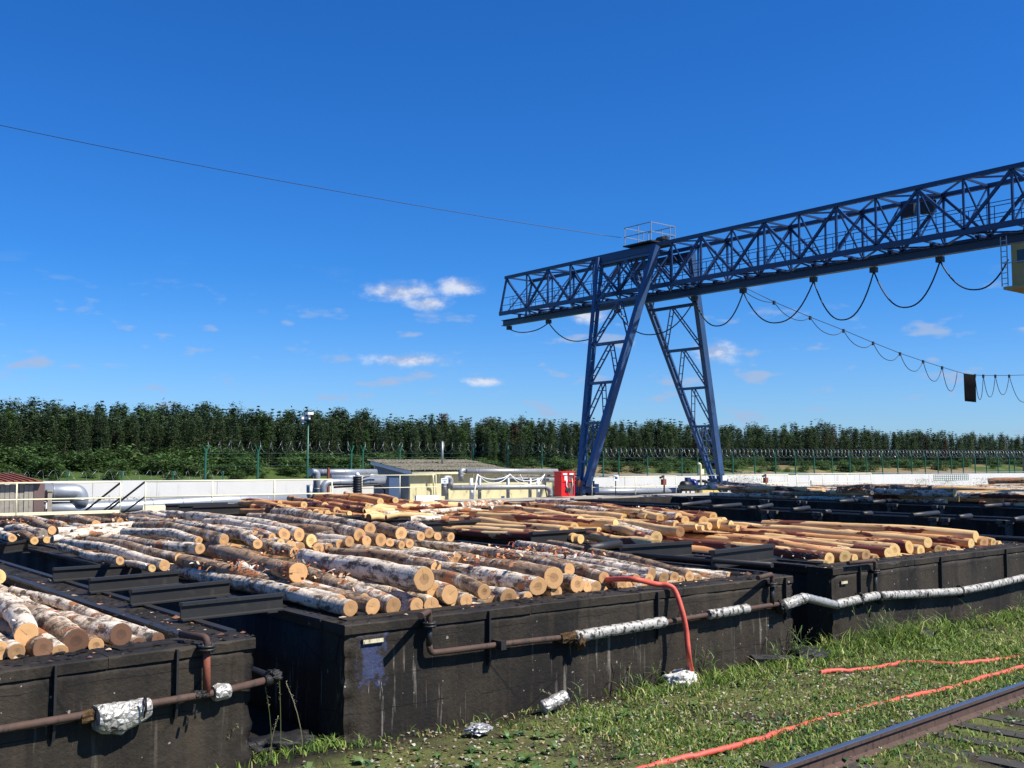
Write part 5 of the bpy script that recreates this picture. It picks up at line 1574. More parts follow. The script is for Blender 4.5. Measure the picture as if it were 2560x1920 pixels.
# tall fence behind the wall
T = Thing('razor_fence', wall_pt(1300, .6), 'dark green post fence topped with coiled razor wire behind the pale wall', 'fence')
right = [1483, 1523, 1562, 1634, 1720, 1760, 1848, 1903, 1955, 2005, 2052, 2097, 2141, 2183, 2223, 2261, 2296, 2330, 2362, 2395, 2425, 2455, 2483, 2512, 2540, 2553, 2580, 2610, 2640]
left = [523, 655, 890, 919, 1012, 1196, 1283, 1369]
lastt = None
def fence_top(px): return 1143 if px > 1440 else 1131
tops = []
for px in left + right:
    base = wall_pt(px, .6)
    D = proj(base)[2]
    zt = EYE + (1154 - fence_top(px)) * D / 2648.0 + (0 if px > 1000 else 0)
    m = MB(); m.bar((base.x, base.y, -1.0), (base.x, base.y, zt), .075 if px > 700 else .09)
    po = T.part(m, 'post', 'green')
    f = MB()
    for s in (-1, 1): f.bar((base.x, base.y, zt - .03), (base.x + wd.x * .08 * s + wn.x * .32 * s + wd.x * .22 * s, base.y + wn.y * .32 * s + wd.y * .22 * s, zt + .38), .05)
    T.part(f, 'fork', 'green', po)
    tops.append(V(base.x, base.y, zt))
m = MB()
for i in range(len(tops) - 1):
    for dz in (.05, .3, .7): m.tube([tops[i] - V(0, 0, dz), tops[i + 1] - V(0, 0, dz)], .006, 4, False)
T.part(m, 'fence_wire', 'green')
rl = MB()
for i in range(8, len(tops) - 1): rl.bar(wall_pt(right[0] + 0, .5) if False else V(tops[i].x, tops[i].y, 0) + V(0, 0, wall_pt((left + right)[i]).z + .12), V(tops[i + 1].x, tops[i + 1].y, 0) + V(0, 0, wall_pt((left + right)[i + 1]).z + .12), .06, .07)
T.part(rl, 'bottom_rail', 'galv')
for i in range(len(tops) - 1):
    if 890 <= (left + right)[i] < 919: continue
    d0 = proj(tops[i])[2]
    coil(T, tops[i] + V(0, 0, .30), tops[i + 1] + V(0, 0, .30),   .33 if i > 7 else .30, .42 if i > 7 else .55, irr=.10 if i > 7 else .3, wr=.0095 if i > 7 else .007)
# low razor coil right on the wall, left part
T = Thing('razor_fence', wall_pt(250, .15), 'low razor wire coil on short green forks along the pale wall top', 'fence')
lows = [-120, 25, 171, 307, 435, 560]
for px in lows:
    b = wall_pt(px, .15)
    m = MB(); m.bar((b.x, b.y, b.z - .1), (b.x, b.y, b.z + .22), .06)
    for s in (-1, 1): m.bar((b.x, b.y, b.z + .2), (b.x + wn.x * .2 * s + wd.x * .1 * s, b.y + wn.y * .2 * s + wd.y * .1 * s, b.z + .42), .045)
    T.part(m, 'fork_post', 'green')
for a, b in zip(lows, lows[1:]):
    coil(T, wall_pt(a, .15) + V(0, 0, .24), wall_pt(b, .15) + V(0, 0, .24), .24, .55, irr=.4, wr=.006)
# lamp mast
b = wall_pt(782, .7); D = proj(b)[2]
zt = EYE + (1154 - 1048) * D / 2648.0
T = Thing('lamp_mast', (b.x, b.y, -1), 'slim dark lamp mast with two white floodlights behind the pale wall', 'lamp mast')
T.part(MB().tube([(b.x, b.y, -1), (b.x, b.y, zt)], .055, 8, True, lambda i: .075 - .03 * i), 'mast', 'green')
m = MB(); m.box((b.x - .12, b.y - .3, zt - .06), (b.x + .12, b.y + .3, zt)); T.part(m, 'crossarm', 'steel')
for s, dz in ((-.28, .0), (.05, .25)):
    m = MB(); c = V(b.x, b.y, zt + .06 + dz) + V(0, 0, 0) if False else V(b.x + RT[0] * s, b.y + RT[1] * s, zt + .06 + dz)
    m.box((c.x - .17, c.y - .17, c.z - .06), (c.x + .17, c.y + .17, c.z + .08)); m.box((c.x - .05, c.y - .05, c.z - .3), (c.x + .05, c.y + .05, c.z - .05))
    T.part(m, 'floodlight', 'white')

# ------------------------------------------------------------------ yard behind the pits
m = MB(); m.box((-20, 34.47, -.3), (27, 36.4, 1.08)); o = m.build('yard_platform', 'platform'); o['kind'] = 'structure'
m = MB(); m.box((27.003, 34.47, -.3), (62, 39.4, 1.08)); o = m.build('yard_platform', 'platform'); o['kind'] = 'structure'

m = MB(); m.box((27.003, 39.403, -.3), (75, 44.2, .8)); o = m.build('yard_platform', 'platform'); o['kind'] = 'structure'

def railing(name_label, pts, zbase, mat, h=1.05, post=1.9, kick=None, r=.025, group=None, step=None):
    a, b = V(pts[0]), V(pts[1])
    T = Thing('railing', (a.x, a.y, zbase), name_label, 'railing', group)
    L = (b - a).length; n = max(1, round(L / post)); d = (b - a) / L
    for z in (h, h * .52): T.part(MB().tube([V(a.x, a.y, zbase + z), V(b.x, b.y, zbase + z)], r, 8), 'rail', mat)
    for i in range(n + 1):
        p = a + d * (L * i / n)
        T.part(MB().tube([V(p.x, p.y, zbase), V(p.x, p.y, zbase + h)], r * .95, 8), 'post', mat)
    if kick: T.part(MB().bar((a.x, a.y, zbase + .08), (b.x, b.y, zbase + .08), .02, .16), 'kick_plate', mat)
    return T
zr = 1.08
pL, pM = V(PZ(-200, 1300, zr)), V(PZ(303, 1283, zr))
YR = 34.9
def ry(px): d = ray(px, 1200); return V(d[0] * YR / d[1], YR, 0)
railing('cream railing with kick plate left of the steps opening', (ry(-250), ry(302)), zr, 'cream', 1.06, 3.4, True, .023)
railing('cream railing between the steps opening and the black ribbed duct', (ry(364), ry(830)), zr, 'cream', 1.06, 2.6, False, .023)
o = MB().box((0, 0, 0), (3.2, .06, .25)).build('kick_board', 'cream'); o.location = ry(362) + V(0, .1, zr + .02); tag(o, 'worn cream kick board under the railing beside the steps', 'board')
# steps with black handrails leading down behind
T = Thing('steel_steps', ry(330) + V(0, .2, 0), 'steel steps with two sloping black handrails in the railing opening', 'steps')
for px in (303, 362):
    a = ry(px) + V(0, 0, zr + 1.05)
    for dx in (0, ):
        T.part(MB().tube([a, a + V(-.75 if px < 330 else -.75, 1.9, -1.15)], .035, 8), 'handrail', 'black')
        T.part(MB().tube([a + V(0, 0, -.5), a + V(-.75, 1.9, -1.6)], .03, 8), 'handrail', 'black')
for i in range(5):
    a = ry(303) + V(-.12 * i - .1, .2 + i * .28, zr - i * .2 - .02); b = ry(362) + V(-.12 * i - .1, .2 + i * .28, zr - i * .2 - .02)
    T.part(MB().bar(a, b, .26, .04), 'tread', 'steel')
# right-hand railings
YR2 = 38.6
def ry2(px, Y=YR2): d = ray(px, 1200); return V(d[0] * Y / d[1], Y, 0)
railing('thin cream railing between the red cabinet and the blue pump', (ry2(1480, 42.0), ry2(1690, 42.0)), .8, 'cream', 1.17, 3.2, False, .025)
railing('thin railing behind the crane foot up to the tool stand', (ry2(1765, 42.6), ry2(1970, 42.6)), .8, 'cream', 1.17, 2.4, False, .025)
railing('thin railing before the bright far end of the pale wall', (ry2(1992, 42.6), ry2(2178, 42.6)), .8, 'cream', 1.18, 2.6, False, .025)

def pipe(label, paths, r, mat='galv', n=14, group=None, bends=.35, bands=True, cat='pipe'):
    b = V(paths[0][0])
    T = Thing('insulated_pipe', (b.x, b.y, 0), label, cat, group)
    for pth in paths:
        rp = rounded(pth, bends, 7)
        pp = T.part(MB().tube(rp, r, n), 'pipe', mat)
        if bands:
            for i in range(len(pth) - 1):
                a, c = V(pth[i]), V(pth[i + 1]); L = (c - a).length; d = (c - a) / max(L, 1e-6)
                k = max(1, int(L / 1.1))
                for j in range(k):
                    q = a + d * (L * (j + .5) / k); m = MB(); ring(m, q, d, r * 1.03, .035, n); T.part(m, 'joint_band', mat, pp)
    return T
def py3(px, y, Y): return V(PY(px, y, Y))
# left: cranked pipe behind the railing, long low pipe
Yp = 38.0
pipe('fat grey insulated pipe cranked up beside the timber shed', [[py3(60, 1231, Yp), py3(198, 1231, Yp), py3(198, 1274, Yp) + V(0, 0, .1)]], .30, bends=.5)
pipe('long low grey insulated pipe running behind the cream railing', [[py3(30, 1272, Yp + .2), py3(200, 1273, Yp), py3(340, 1266, Yp), py3(560, 1253, Yp), py3(760, 1250, Yp + .4)]], .25, bends=.2)
m = MB(); c = py3(123, 1255, Yp - .4); m.box((-.07, -.07, -1.0), (.07, .07, .35)); m.box((-.1, -.1, .35), (.1, .1, .4)); o = m.build('pipe_post', 'timber'); o.location = c; tag(o, 'short weathered post beside the cranked grey pipe', 'post')
# timber shed at the left edge
s1, s0 = py3(110, 1270, 37.0), py3(-190, 1270, 37.0)
T = Thing('timber_shed', (s0.x, 37.0, 0), 'small weathered board shed with rusty red ribbed roof', 'shed')
zt = float(PY(50, 1210, 37.0)[2])
xs0, xs1 = s0.x, float(PY(84, 1240, 37.0)[0])
n = 22
for i in range(n):
    x0 = xs0 + (xs1 - xs0) * i / n; x1 = xs0 + (xs1 - xs0) * (i + 1) / n - .012
    T.part(MB().box((x0, 37.0 + rng.uniform(0, .03), 0), (x1, 37.08, zt + rng.uniform(-.03, 0))), 'board', 'timber')
T.part(MB().box((xs1 + .005, 36.98, 0), (s1.x, 39.2, zt + .02)), 'brown_panel', 'brown')
T.part(MB().box((xs1 + .38, 36.955, 1.25), (xs1 + .42, 36.979, 1.45)), 'handle', 'white')
for i in range(16):
    x0 = xs0 - .2 + (s1.x - xs0 + .1) * i / 16; x1 = x0 + (s1.x - xs0 + .1) / 16 - .004
    m = MB(); m.add([(x0, 36.8, zt + .03), (x1, 36.8, zt + .03), (x1 - .25, 39.3, zt + .26), (x0 - .25, 39.3, zt + .26), (x0, 36.8, zt + .08), (x1, 36.8, zt + .08), (x1 - .25, 39.3, zt + .31), (x0 - .25, 39.3, zt + .31)],
            [(0, 3, 2, 1), (4, 5, 6, 7), (0, 1, 5, 4), (1, 2, 6, 5), (2, 3, 7, 6), (3, 0, 4, 7)])
    m.bar((x0 + .03, 36.79, zt + .10), (x0 - .22, 39.29, zt + .33), .05, .05)
    T.part(m, 'roof_rib', 'redroof')

# pump house
hx0, hy0 = 28.5, 43.7
hx1, hy1 = 34.3, 47.0
ze, zr_ = 2.34, 2.74
T = Thing('pump_house', (hx0, hy0, 0), 'low cream pump house with sloping old slate sheet roof', 'building')
T.part(MB().box((hx0, hy0, 0), (hx1, hy0 + .12, ze - .02)), 'front_wall', 'cream_wall')
m = MB(); m.add([(hx0, hy0 + .125, 0), (hx0, hy1, 0), (hx0, hy1, zr_ - .06), (hx0, hy0 + .125, ze - .02), (hx0 + .12, hy0 + .125, 0), (hx0 + .12, hy1, 0), (hx0 + .12, hy1, zr_ - .06), (hx0 + .12, hy0 + .125, ze - .02)],
                [(0, 3, 2, 1), (4, 5, 6, 7), (0, 1, 5, 4), (1, 2, 6, 5), (2, 3, 7, 6), (3, 0, 4, 7)])
T.part(m, 'side_wall', 'shadewall')
T.part(MB().box((hx1 + .003, hy0 + .3, 0), (hx1 + 5.2, hy0 + 2.2, 2.0)), 'annex', 'cream_wall')
T.part(MB().box((hx1 + .003, hy0 + .1, 2.003), (hx1 + 5.4, hy0 + 2.4, 2.08)), 'annex_roof', 'slate')
T.part(MB().box((hx1 - .12, hy0 + .125, 0), (hx1, hy1, ze)), 'side_wall', 'shadewall')
T.part(MB().box((hx0, hy1 + .003, 0), (hx1, hy1 + .12, zr_ - .06)), 'rear_wall', 'cream_wall')
T.part(MB().bar((hx0 - .13, hy0 - .22, ze - .08), (hx0 - .13, hy1 + .2, zr_ + .02), .05, .2), 'barge_board', 'white')
T.part(MB().bar((hx0 - .1, hy0 - .22, ze - .1), (hx1 + .2, hy0 - .22, ze - .1), .05, .14), 'fascia', 'cream')
T.part(MB().tube([(hx0 - .1, hy0 - .29, ze - .13), (hx1 + .2, hy0 - .29, ze - .13)], .05, 8), 'gutter', 'cream')
nr, nc = 3, 9
for rI in range(nr):
    for c in range(nc):
        u0, u1 = rI / nr - .02, (rI + 1) / nr + .03
        x0 = hx0 - .25 + (hx1 - hx0 + .6) * c / nc; x1 = hx0 - .25 + (hx1 - hx0 + .6) * (c + 1) / nc - .02
        f = lambda u: (hy0 - .28 + (hy1 - hy0 + .6) * u, ze - .02 + (zr_ - ze + .12) * u + (.035 if True else 0) - rI * .0)
        ya, za = f(u0); yb, zb = f(u1)
        lift = rng.uniform(0, .03) + .03 * (1)
        m = MB(); vs = []; K = 8
        for q in range(K + 1):
            xx = x0 + (x1 - x0) * q / K; w = .022 * (1 if q % 2 else -1)
            vs += [(xx, ya, za + w + lift + .02), (xx, yb, zb + w + lift * .3)]
        m.add(vs, [(2 * q, 2 * q + 2, 2 * q + 3, 2 * q + 1) for q in range(K)])
        b0 = len(m.v); m.add([(a, b, c_ - .012) for a, b, c_ in vs], [(2 * q + 1, 2 * q + 3, 2 * q + 2, 2 * q) for q in range(K)])
        m.add([], []); 
        for q in range(K): m.f.append((2 * q + b0, 2 * q + 2 + b0, 2 * q + 2, 2 * q)); m.sm.append(False)
        T.part(m, 'roof_sheet', 'slate')
dp = [(hx0 + 1.15, hy0 - .29, ze - .15), (hx0 + 1.15, hy0 - .29, ze - .45), (hx0 + 1.32, hy0 - .14, ze - .75), (hx0 + 1.32, hy0 - .14, .5)]
T.part(MB().tube(rounded(dp, .12, 4), .05, 8), 'downpipe', 'cream')
for x0, x1, z0, z1 in ((hx0 + .35, hx0 + .95, .9, 1.55), (hx0 + 1.55, hx0 + 2.6, .6, 1.3)):
    T.part(MB().box((x0, hy0 - .025, z0), (x1, hy0 - .003, z1)), 'hatch', 'cream_wall')
T.part(MB().box((hx0 - .02, hy0 + .9, .2), (hx0 - .003, hy0 + 1.9, 2.0)), 'door', 'white')
T.part(MB().tube([(hx0 + 3.3, hy0 + 2.0, 2.5), (hx0 + 3.3, hy0 + 2.0, 3.85)], .06, 10), 'vent_stack', 'galv')
# ribbed black duct
d0 = py3(893, 1247, 41.0); zt = float(PY(893, 1190, 41.0)[2])
T = Thing('ribbed_duct', (d0.x, d0.y, 0), 'upright black ribbed duct with pale cap beside the pump house', 'duct')
m = MB(); z = .3; j = 0
pts = []; 
while z < zt: pts.append((d0.x, d0.y, z)); z += .035; j += 1
T.part(MB().tube(pts, .2, 16, True, lambda i: .175 if i % 3 == 0 else .215), 'ribbed_tube', 'black')
T.part(MB().tube([(d0.x, d0.y, zt), (d0.x, d0.y, zt + .1), (d0.x, d0.y, zt + .16)], .1, 12, True, lambda i: (.11, .09, .03)[i]), 'cap', 'white')

# pipe rack left of the pump house
Yq = 42.0
pipe('grey pipe rack with two stacked insulated runs left of the pump house', [[py3(775, 1181, Yq + .8), py3(940, 1181, Yq + .8)], [py3(778, 1180, Yq), py3(792, 1181, Yq), py3(792, 1262, Yq)], [py3(808, 1262, Yq - .1), py3(808, 1206, Yq - .1), py3(960, 1202, Yq - .1)], [py3(826, 1195, Yq + .6), py3(962, 1195, Yq + .6)], [py3(775, 1212, Yq + .6), py3(775, 1262, Yq + .6)]], .16, bends=.35)
m = MB(); p = py3(821, 1185, Yq - .15); m.box((-.05, -.05, -2), (.05, .05, .28)); o = m.build('rack_post', 'rustred'); o.location = p; tag(o, 'rust-red post clamping the grey pipes left of the pump house', 'post')
tube_thing('rack_beam', [py3(835, 1218, Yq - .3), py3(950, 1212, Yq - .3), py3(962, 1225, Yq - .3), py3(963, 1245, Yq - .3)], .045, 'black', 'thin black bent pipe under the grey rack beside the ribbed duct', 'pipe')
tube_thing('rack_beam', [py3(905, 1195, Yq - .4), py3(930, 1187, Yq - .4), py3(945, 1187, Yq - .4)], .04, 'galv', 'thin grey bent pipe on the rack beside the ribbed duct', 'pipe')
# pipe rack in front of the pump house
Ys = 40.2
RACK = pipe('dented silver pipe rack with hanging white cords before the pump house',
     [[py3(1165, 1178, Ys), py3(1392, 1178, Ys)], [py3(1152, 1203, Ys + .1), py3(1152, 1176, Ys + .1), py3(1166, 1177, Ys + .1)], [py3(1128, 1219, Ys - .3), py3(1365, 1217, Ys - .3), py3(1375, 1225, Ys - .3), py3(1375, 1250, Ys - .3)],
      [py3(1125, 1222, Ys - .2), py3(1128, 1195, Ys - .2), py3(1110, 1194, Ys - .2), py3(1110, 1240, Ys - .2)], [py3(1240, 1199, Ys + .5), py3(1398, 1200, Ys + .5)]], .125, 'galv2', bends=.22)
for px, mt in ((1117, 'galv2'), (1199, 'galv'), (1257, 'white'), (1270, 'galv'), (1345, 'white'), (1178, 'white'), (1325, 'galv2')):
    RACK.part(MB().tube([py3(px, 1195 if px != 1257 else 1240, Ys + .1), py3(px, 1262, Ys + .1)], .085, 12), 'support_leg', mt)
for a, b, s in (((1195, 1186), (1275, 1185), .42), ((1275, 1185), (1362, 1186), .5), ((1195, 1187), (1275, 1186), .22), ((1275, 1187), (1362, 1188), .28), ((1300, 1186), (1362, 1185), .62)):
    tube_thing('white_cord', catenary(py3(*a, Ys - .35), py3(*b, Ys - .35), s, 14), .019, 'white', 'white cord sagging over the dented silver pipes', 'cord', 'cords on the silver pipe rack')
tube_thing('white_cord', [py3(1194, 1186, Ys - .36), py3(1181, 1254, Ys - .5)], .035, 'white', 'white pole leaning on the dented silver pipes', 'pole')
tube_thing('white_cord', [py3(1363, 1186, Ys - .36), py3(1364, 1225, Ys - .4), py3(1369, 1250, Ys - .4)], .03, 'black', 'black hose hanging from the dented silver pipes', 'hose')
# sign on a fat upright pipe
sg = py3(1111, 1202, Ys - .5); m = MB(); m.box((-.2, -.02, -.12), (.2, .0, .12)); o = m.build('sign', 'sign'); o.location = sg
m = MB()
for z, w in ((.05, .28), (-.02, .12), (-.06, .12)): m.box((-w / 2, -.023, z - .012), (w / 2, -.0205, z + .012))
m.build('print', 'bluepump', o)
tag(o, 'small pale sign board in front of the silver pipes', 'sign')
# rail of the pump house yard
railing('thin cream railing before the pump house front', (ry2(905, 41.2), ry2(1090, 41.2)), 1.0, 'cream', 1.18, 2.6, False, .02)
o = MB().box((0, 0, 0), (1.3, .1, .3)).build('concrete_kerb', 'white'); o.location = py3(1040, 1256, 39.5); tag(o, 'white kerb block behind the far orange logs', 'kerb')
# red fire cabinet
c0 = V(PZ(1396, 1243, 1.1)); w = .66; hgt = 1.18
T = Thing('fire_cabinet', (c0.x, c0.y, 1.1), 'bright red two-door fire cabinet with tools behind mesh doors', 'cabinet')
x0, y0 = c0.x, c0.y - .2
T.part(MB().box((x0 - .0, y0 + .03, 1.13), (x0 + w * 1.25, y0 + .5, 1.1 + hgt)), 'body', 'red')
T.part(MB().box((x0 - .03, y0 - .02, 1.1 + hgt + .002), (x0 + w * 1.25 + .03, y0 + .53, 1.1 + hgt + .05)), 'top', 'red')
for i in (0, 1):
    xa = x0 + .03 + i * (w * .625); xb = xa + w * .58
    m = MB()
    for a, b in (((xa, 1.16), (xa, 1.06 + hgt)), ((xb, 1.16), (xb, 1.06 + hgt)), ((xa, 1.16), (xb, 1.16)), ((xa, 1.06 + hgt), (xb, 1.06 + hgt)), ((xa, 1.06 + hgt * .68), (xb, 1.06 + hgt * .68))):
        m.bar((a[0], y0, a[1]), (b[0], y0, b[1]), .06, .05)
    dr = T.part(m, 'door', 'red')
    T.part(MB().box((xa + .03, y0 + .012, 1.18), (xb - .03, y0 + .027, 1.04 + hgt)), 'door_panel', MAT['brown'] if i else 'red', dr)
    T.part(MB().box((xa + .06, y0 - .04, 1.1 + hgt * .9), (xb - .06, y0 - .028, 1.1 + hgt * .97)), 'label', 'white', dr)
T.part(MB().box((x0 + .2, y0 - .02, 1.1 + hgt * .68), (x0 + .42, y0 - .008, 1.1 + hgt * .86)), 'notice', 'white')
T.part(MB().tube(rounded([(x0 + .35, y0 - .02, 1.2 + hgt * .62), (x0 + .30, y0 - .03, 1.2 + hgt * .4), (x0 + .38, y0 - .02, 1.2 + hgt * .3)], .1, 4), .03, 8), 'coiled_hose', 'white')
lump_p = lump(None, (x0 + .42, y0 - .01, 1.1 + hgt * .28), .13, 'black', 'x', 4, (1, .2, 1.2)); T.part(lump_p, 'shovel', 'black')
T.part(MB().tube([(x0 + .68, y0 - .02, 1.1 + hgt * .75), (x0 + .72, y0 - .03, 1.1 + hgt * .5), (x0 + .66, y0 - .02, 1.1 + hgt * .35)], .022, 8), 'coiled_hose', 'cream')
# tool stand posts
for px, yb, lb in ((1448, 1240, 'dark switch post with small red box at the left crane foot'), (1660, 1240, 'dark valve post with red wheel before the pale wall'), (1915, 1224, 'dark switch post with red box near the far heap')):
    b = py3(px, yb, 41.1)
    T = Thing('switch_post', (b.x, b.y, .8), lb, 'post')
    T.part(MB().tube([(b.x, b.y, .8), (b.x + .03, b.y, 1.5), (b.x, b.y, 1.9)], .045, 8), 'post', 'black')
    m = MB(); m.box((b.x - .14, b.y - .1, 1.5), (b.x + .1, b.y + .1, 1.82)); T.part(m, 'switch_box', 'rustred')
    m = MB(); m.tube([(b.x + .1, b.y, 1.1), (b.x + .25, b.y, .8)], .025, 6); m.tube([(b.x - .1, b.y, 1.15), (b.x - .12, b.y, .8)], .025, 6); m.bar((b.x - .3, b.y, 1.9), (b.x, b.y, 1.98), .1); T.part(m, 'brace', 'black')
# long pipe before the wall
pipe('long grey pipe lying between the left crane foot and the blue pump', [[py3(1452, 1230, 44.6), py3(1700, 1227, 44.6)]], .2, 'galv')
# blue pump with hose and cream standpipe
b = py3(1722, 1236, 40.8); bx = b.x; by = b.y
T = Thing('pump', (bx, by, 0.82), 'navy blue motor pump on black frame beside the cream standpipe', 'pump')
T.part(MB().tube([(bx - .55, by, 1.44), (bx - .5, by, 1.44), (bx + .05, by, 1.44), (bx + .1, by, 1.44)], .26, 16, True, lambda i: (.18, .27, .27, .2)[i]), 'motor', 'black')
T.part(MB().tube([(bx + .1, by, 1.47), (bx + .18, by, 1.47), (bx + .45, by, 1.47), (bx + .5, by, 1.47)], .3, 16, True, lambda i: (.2, .34, .34, .22)[i]), 'housing', 'bluepump')
T.part(MB().box((bx - .2, by - .12, 1.67), (bx + .05, by + .12, 1.90)), 'terminal_box', 'bluepump')
m = MB()
for dx in (-.55, .45):
    for dy in (-.3, .3): m.bar((bx + dx, by + dy, 0.82), (bx + dx, by + dy, 1.17), .06)
m.bar((bx - .65, by, 1.17), (bx + .55, by, 1.17), .62, .06)
T.part(m, 'frame', 'black')
tube_thing('suction_hose', catenary((bx + .45, by - .1, 1.62), (bx + 1.6, by - 1.3, 0.82), -.35, 12), .085, 'black', 'thick black hose curving from the blue pump to the ground', 'hose')
tube_thing('standpipe', rounded([(bx + .35, by - .6, 0.82), (bx + .35, by - .6, 2.67), (bx + .12, by - .6, 2.70)], .1, 5), .055, 'cream', 'tall cream standpipe with bent top beside the blue pump', 'pipe')
o = MB().box((-.13, -.1, 0), (.13, .1, .3)).build('meter_box', 'cream'); o.location = (bx + .85, by - .2, 2.07); tag(o, 'small cream meter box beside the standpipe', 'box')
tube_thing('meter_post', [(bx + .85, by - .2, 0.82), (bx + .85, by - .2, 2.07)], .03, 'cream', 'thin post carrying the small cream meter box', 'post')
for px, wv, lb in ((1760, .95, 'sandy yellow block beside the right crane foot'), (1783, .55, 'smaller pale yellow block against the crane bogie')):
    q = py3(px, 1235, 41.9); m = MB(); m.box((-wv / 2, -.3, 0), (wv / 2, .3, .42)); m.box((-wv / 2 + .05, -.25, .421), (wv / 2 - .05, .25, .47)); o = m.build('yellow_block', 'yellowbox'); o.location = (q.x, q.y, 0.82); tag(o, lb, 'block')
for px, lb in ((1540, 'small white notice board on a post before the pale wall'), (2028, 'small pale blue sign on the railing before the pale wall'), (1812, 'small pale sign by the right crane foot')):
    q = py3(px, 1195, 42.2); m = MB(); m.box((-.2, -.015, -.15), (.2, .015, .15)); o = m.build('sign', 'sign'); o.location = q
    MB().bar((0, .03, -1.0), (0, .03, .1), .04).build('post', 'black', o)
    MB().box((-.1, -.019, -.06), (.1, -.0155, .06)).build('print', 'white' if px != 1540 else 'bluepump', o)
    tag(o, lb, 'sign')
q = py3(2380, 1222, 43.0); m = MB()
for i in range(18): m.bar((q.x - 2.6 + i * .3, q.y, 1.35), (q.x - 2.6 + i * .3, q.y, 1.8), .03)
for z in (1.35, 1.5, 1.65, 1.8): m.bar((q.x - 2.6, q.y, z), (q.x + 2.5, q.y, z), .03)
tag(m.build('wire_grid', 'green'), 'low green wire grid leaning before the pale wall', 'grid')
# planks on the platform edge
for (xa, ya, xb, yb, lb) in ((1500, 1246, 1640, 1238, 'grey plank lying on the yard platform edge'), (1430, 1247, 1480, 1244, 'short rusty plank beside the red cabinet')):
    p, q = PZ(xa, ya, 1.14), PZ(xb, yb, 1.14); c = V(p)
    o = MB().bar((0, 0, 0), V(q) - c, .2, .06).build('plank', 'timber'); o.location = c; tag(o, lb, 'plank')

# ------------------------------------------------------------------ far bank: wood and thicket
nr_ = np.random.default_rng(3)
def foliage(tufts, size, per, cols, flat=.55):
    """small leaf-like triangles scattered round tuft centres"""
    vs, fs, tn = [], [], []
    for (c, s, shade) in tufts:
        n = per
        p = np.array(c) + nr_.normal(0, 1, (n, 3)) * np.array([s, s, s * flat])
        for q in p:
            a = nr_.uniform(0, 6.28); e = nr_.uniform(-.5, .7)
            d1 = np.array([math.cos(a) * math.cos(e), math.sin(a) * math.cos(e), math.sin(e)])
            d2 = np.array([-math.sin(a), math.cos(a), nr_.uniform(-.5, .5)])
            l = size * nr_.uniform(.6, 1.4)
            o = len(vs)
            vs += [q - d1 * l * .5 - d2 * l * .3, q - d1 * l * .5 + d2 * l * .3, q + d1 * l * .7]
            fs.append((o, o + 1, o + 2))
            col = np.array(cols[nr_.integers(len(cols))]) * shade * nr_.uniform(.75, 1.25)
            tn += [col] * 3
    return np.array(vs), np.array(fs), np.array(tn)
PINE = [(.046, .082, .032), (.062, .096, .036), (.040, .070, .032), (.074, .102, .042)]
SPRUCE = [(.036, .070, .031), (.048, .080, .032), (.031, .059, .030)]
BIRCHL = [(.055, .105, .025), (.075, .125, .03), (.045, .09, .022)]
BROWNP = [(.11, .06, .03), (.09, .055, .03), (.06, .05, .025)]
def pine_mesh(h, kind, coarse=False):
    tufts = []
    if kind == 'spruce':
        lv = 17
        for i in range(lv):
            u = i / (lv - 1); z = h * (.12 + .87 * u); rad = max(.15, 2.7 * (1 - u) ** .8)
            for k in range(max(2, int(7 * (1 - u) + 2))):
                a = nr_.uniform(0, 6.28); rr = rad * nr_.uniform(.35, 1.0)
                tufts.append(((math.cos(a) * rr, math.sin(a) * rr, z - rr * .25), .42 * (.5 + rad / 2.3), nr_.uniform(.75, 1.2)))
        return foliage(tufts, .75 if coarse else .48, 9 if coarse else 20, SPRUCE, .5)
    lo = nr_.uniform(.14, .36)
    lv = 13
    for i in range(lv):
        u = i / (lv - 1); z = h * (lo + (1 - lo) * u)
        prof = max(.06, (1 - u ** 1.7)) if u > .35 else .5 + u
        rad = 3.5 * prof * nr_.uniform(.75, 1.15)
        for k in range(7 if i < lv - 1 else 2):
            a = nr_.uniform(0, 6.28); rr = rad * nr_.uniform(.35, 1.0) if i < lv - 1 else .3
            tufts.append(((math.cos(a) * rr, math.sin(a) * rr, z + nr_.uniform(-.3, .5)), nr_.uniform(.55, .95), nr_.uniform(.66, 1.3)))
    cols = BIRCHL if kind == 'birch' else (BROWNP if kind == 'brown' else PINE)
    return foliage(tufts, .75 if coarse else .46, 13 if coarse else 30, cols, .6)
def trunk_mesh(h, r):
    m = MB(); bx, by = nr_.uniform(-.2, .2, 2)
    m.tube([(0, 0, -1), (bx * .5, by * .5, h * .4), (bx, by, h * .97)], r, 6, True, lambda i: (r, r * .75, r * .18)[i])
    for k in range(7):
        z = h * nr_.uniform(.3, .85); a = nr_.uniform(0, 6.28); l = nr_.uniform(.8, 1.9)
        m.tube([(bx * z / h, by * z / h, z), (bx * z / h + math.cos(a) * l, by * z / h + math.sin(a) * l, z + l * .35)], r * .22, 4, False)
    me = bpy.data.meshes.new('trunk'); me.from_pydata(m.v, [], m.f); me.materials.append(MAT['pinebark']); return me
MAT['pinebark'] = simple('pine_bark', (0.16, 0.10, 0.065), .9, 0, 1.2, .35, (0.07, 0.055, 0.045), (.5, .7), 0, .1)
variants = []
for kind, n in (('pine', 6), ('spruce', 3), ('birch', 2), ('brown', 1)):
    for i in range(n):
        h = 20.0
        v, f, t = pine_mesh(h, kind)
        me = poly_arrays('crown', v, f, 'needles', t, False)
        variants.append((kind, me, trunk_mesh(h, .19 if kind != 'birch' else .13), pine_mesh(h, kind, True)))
tl = {'pine': 'tall dark pine of the far wood', 'spruce': 'narrow pointed spruce of the far wood', 'birch': 'lighter green tree among the far pines', 'brown': 'brown dried pine of the far wood'}
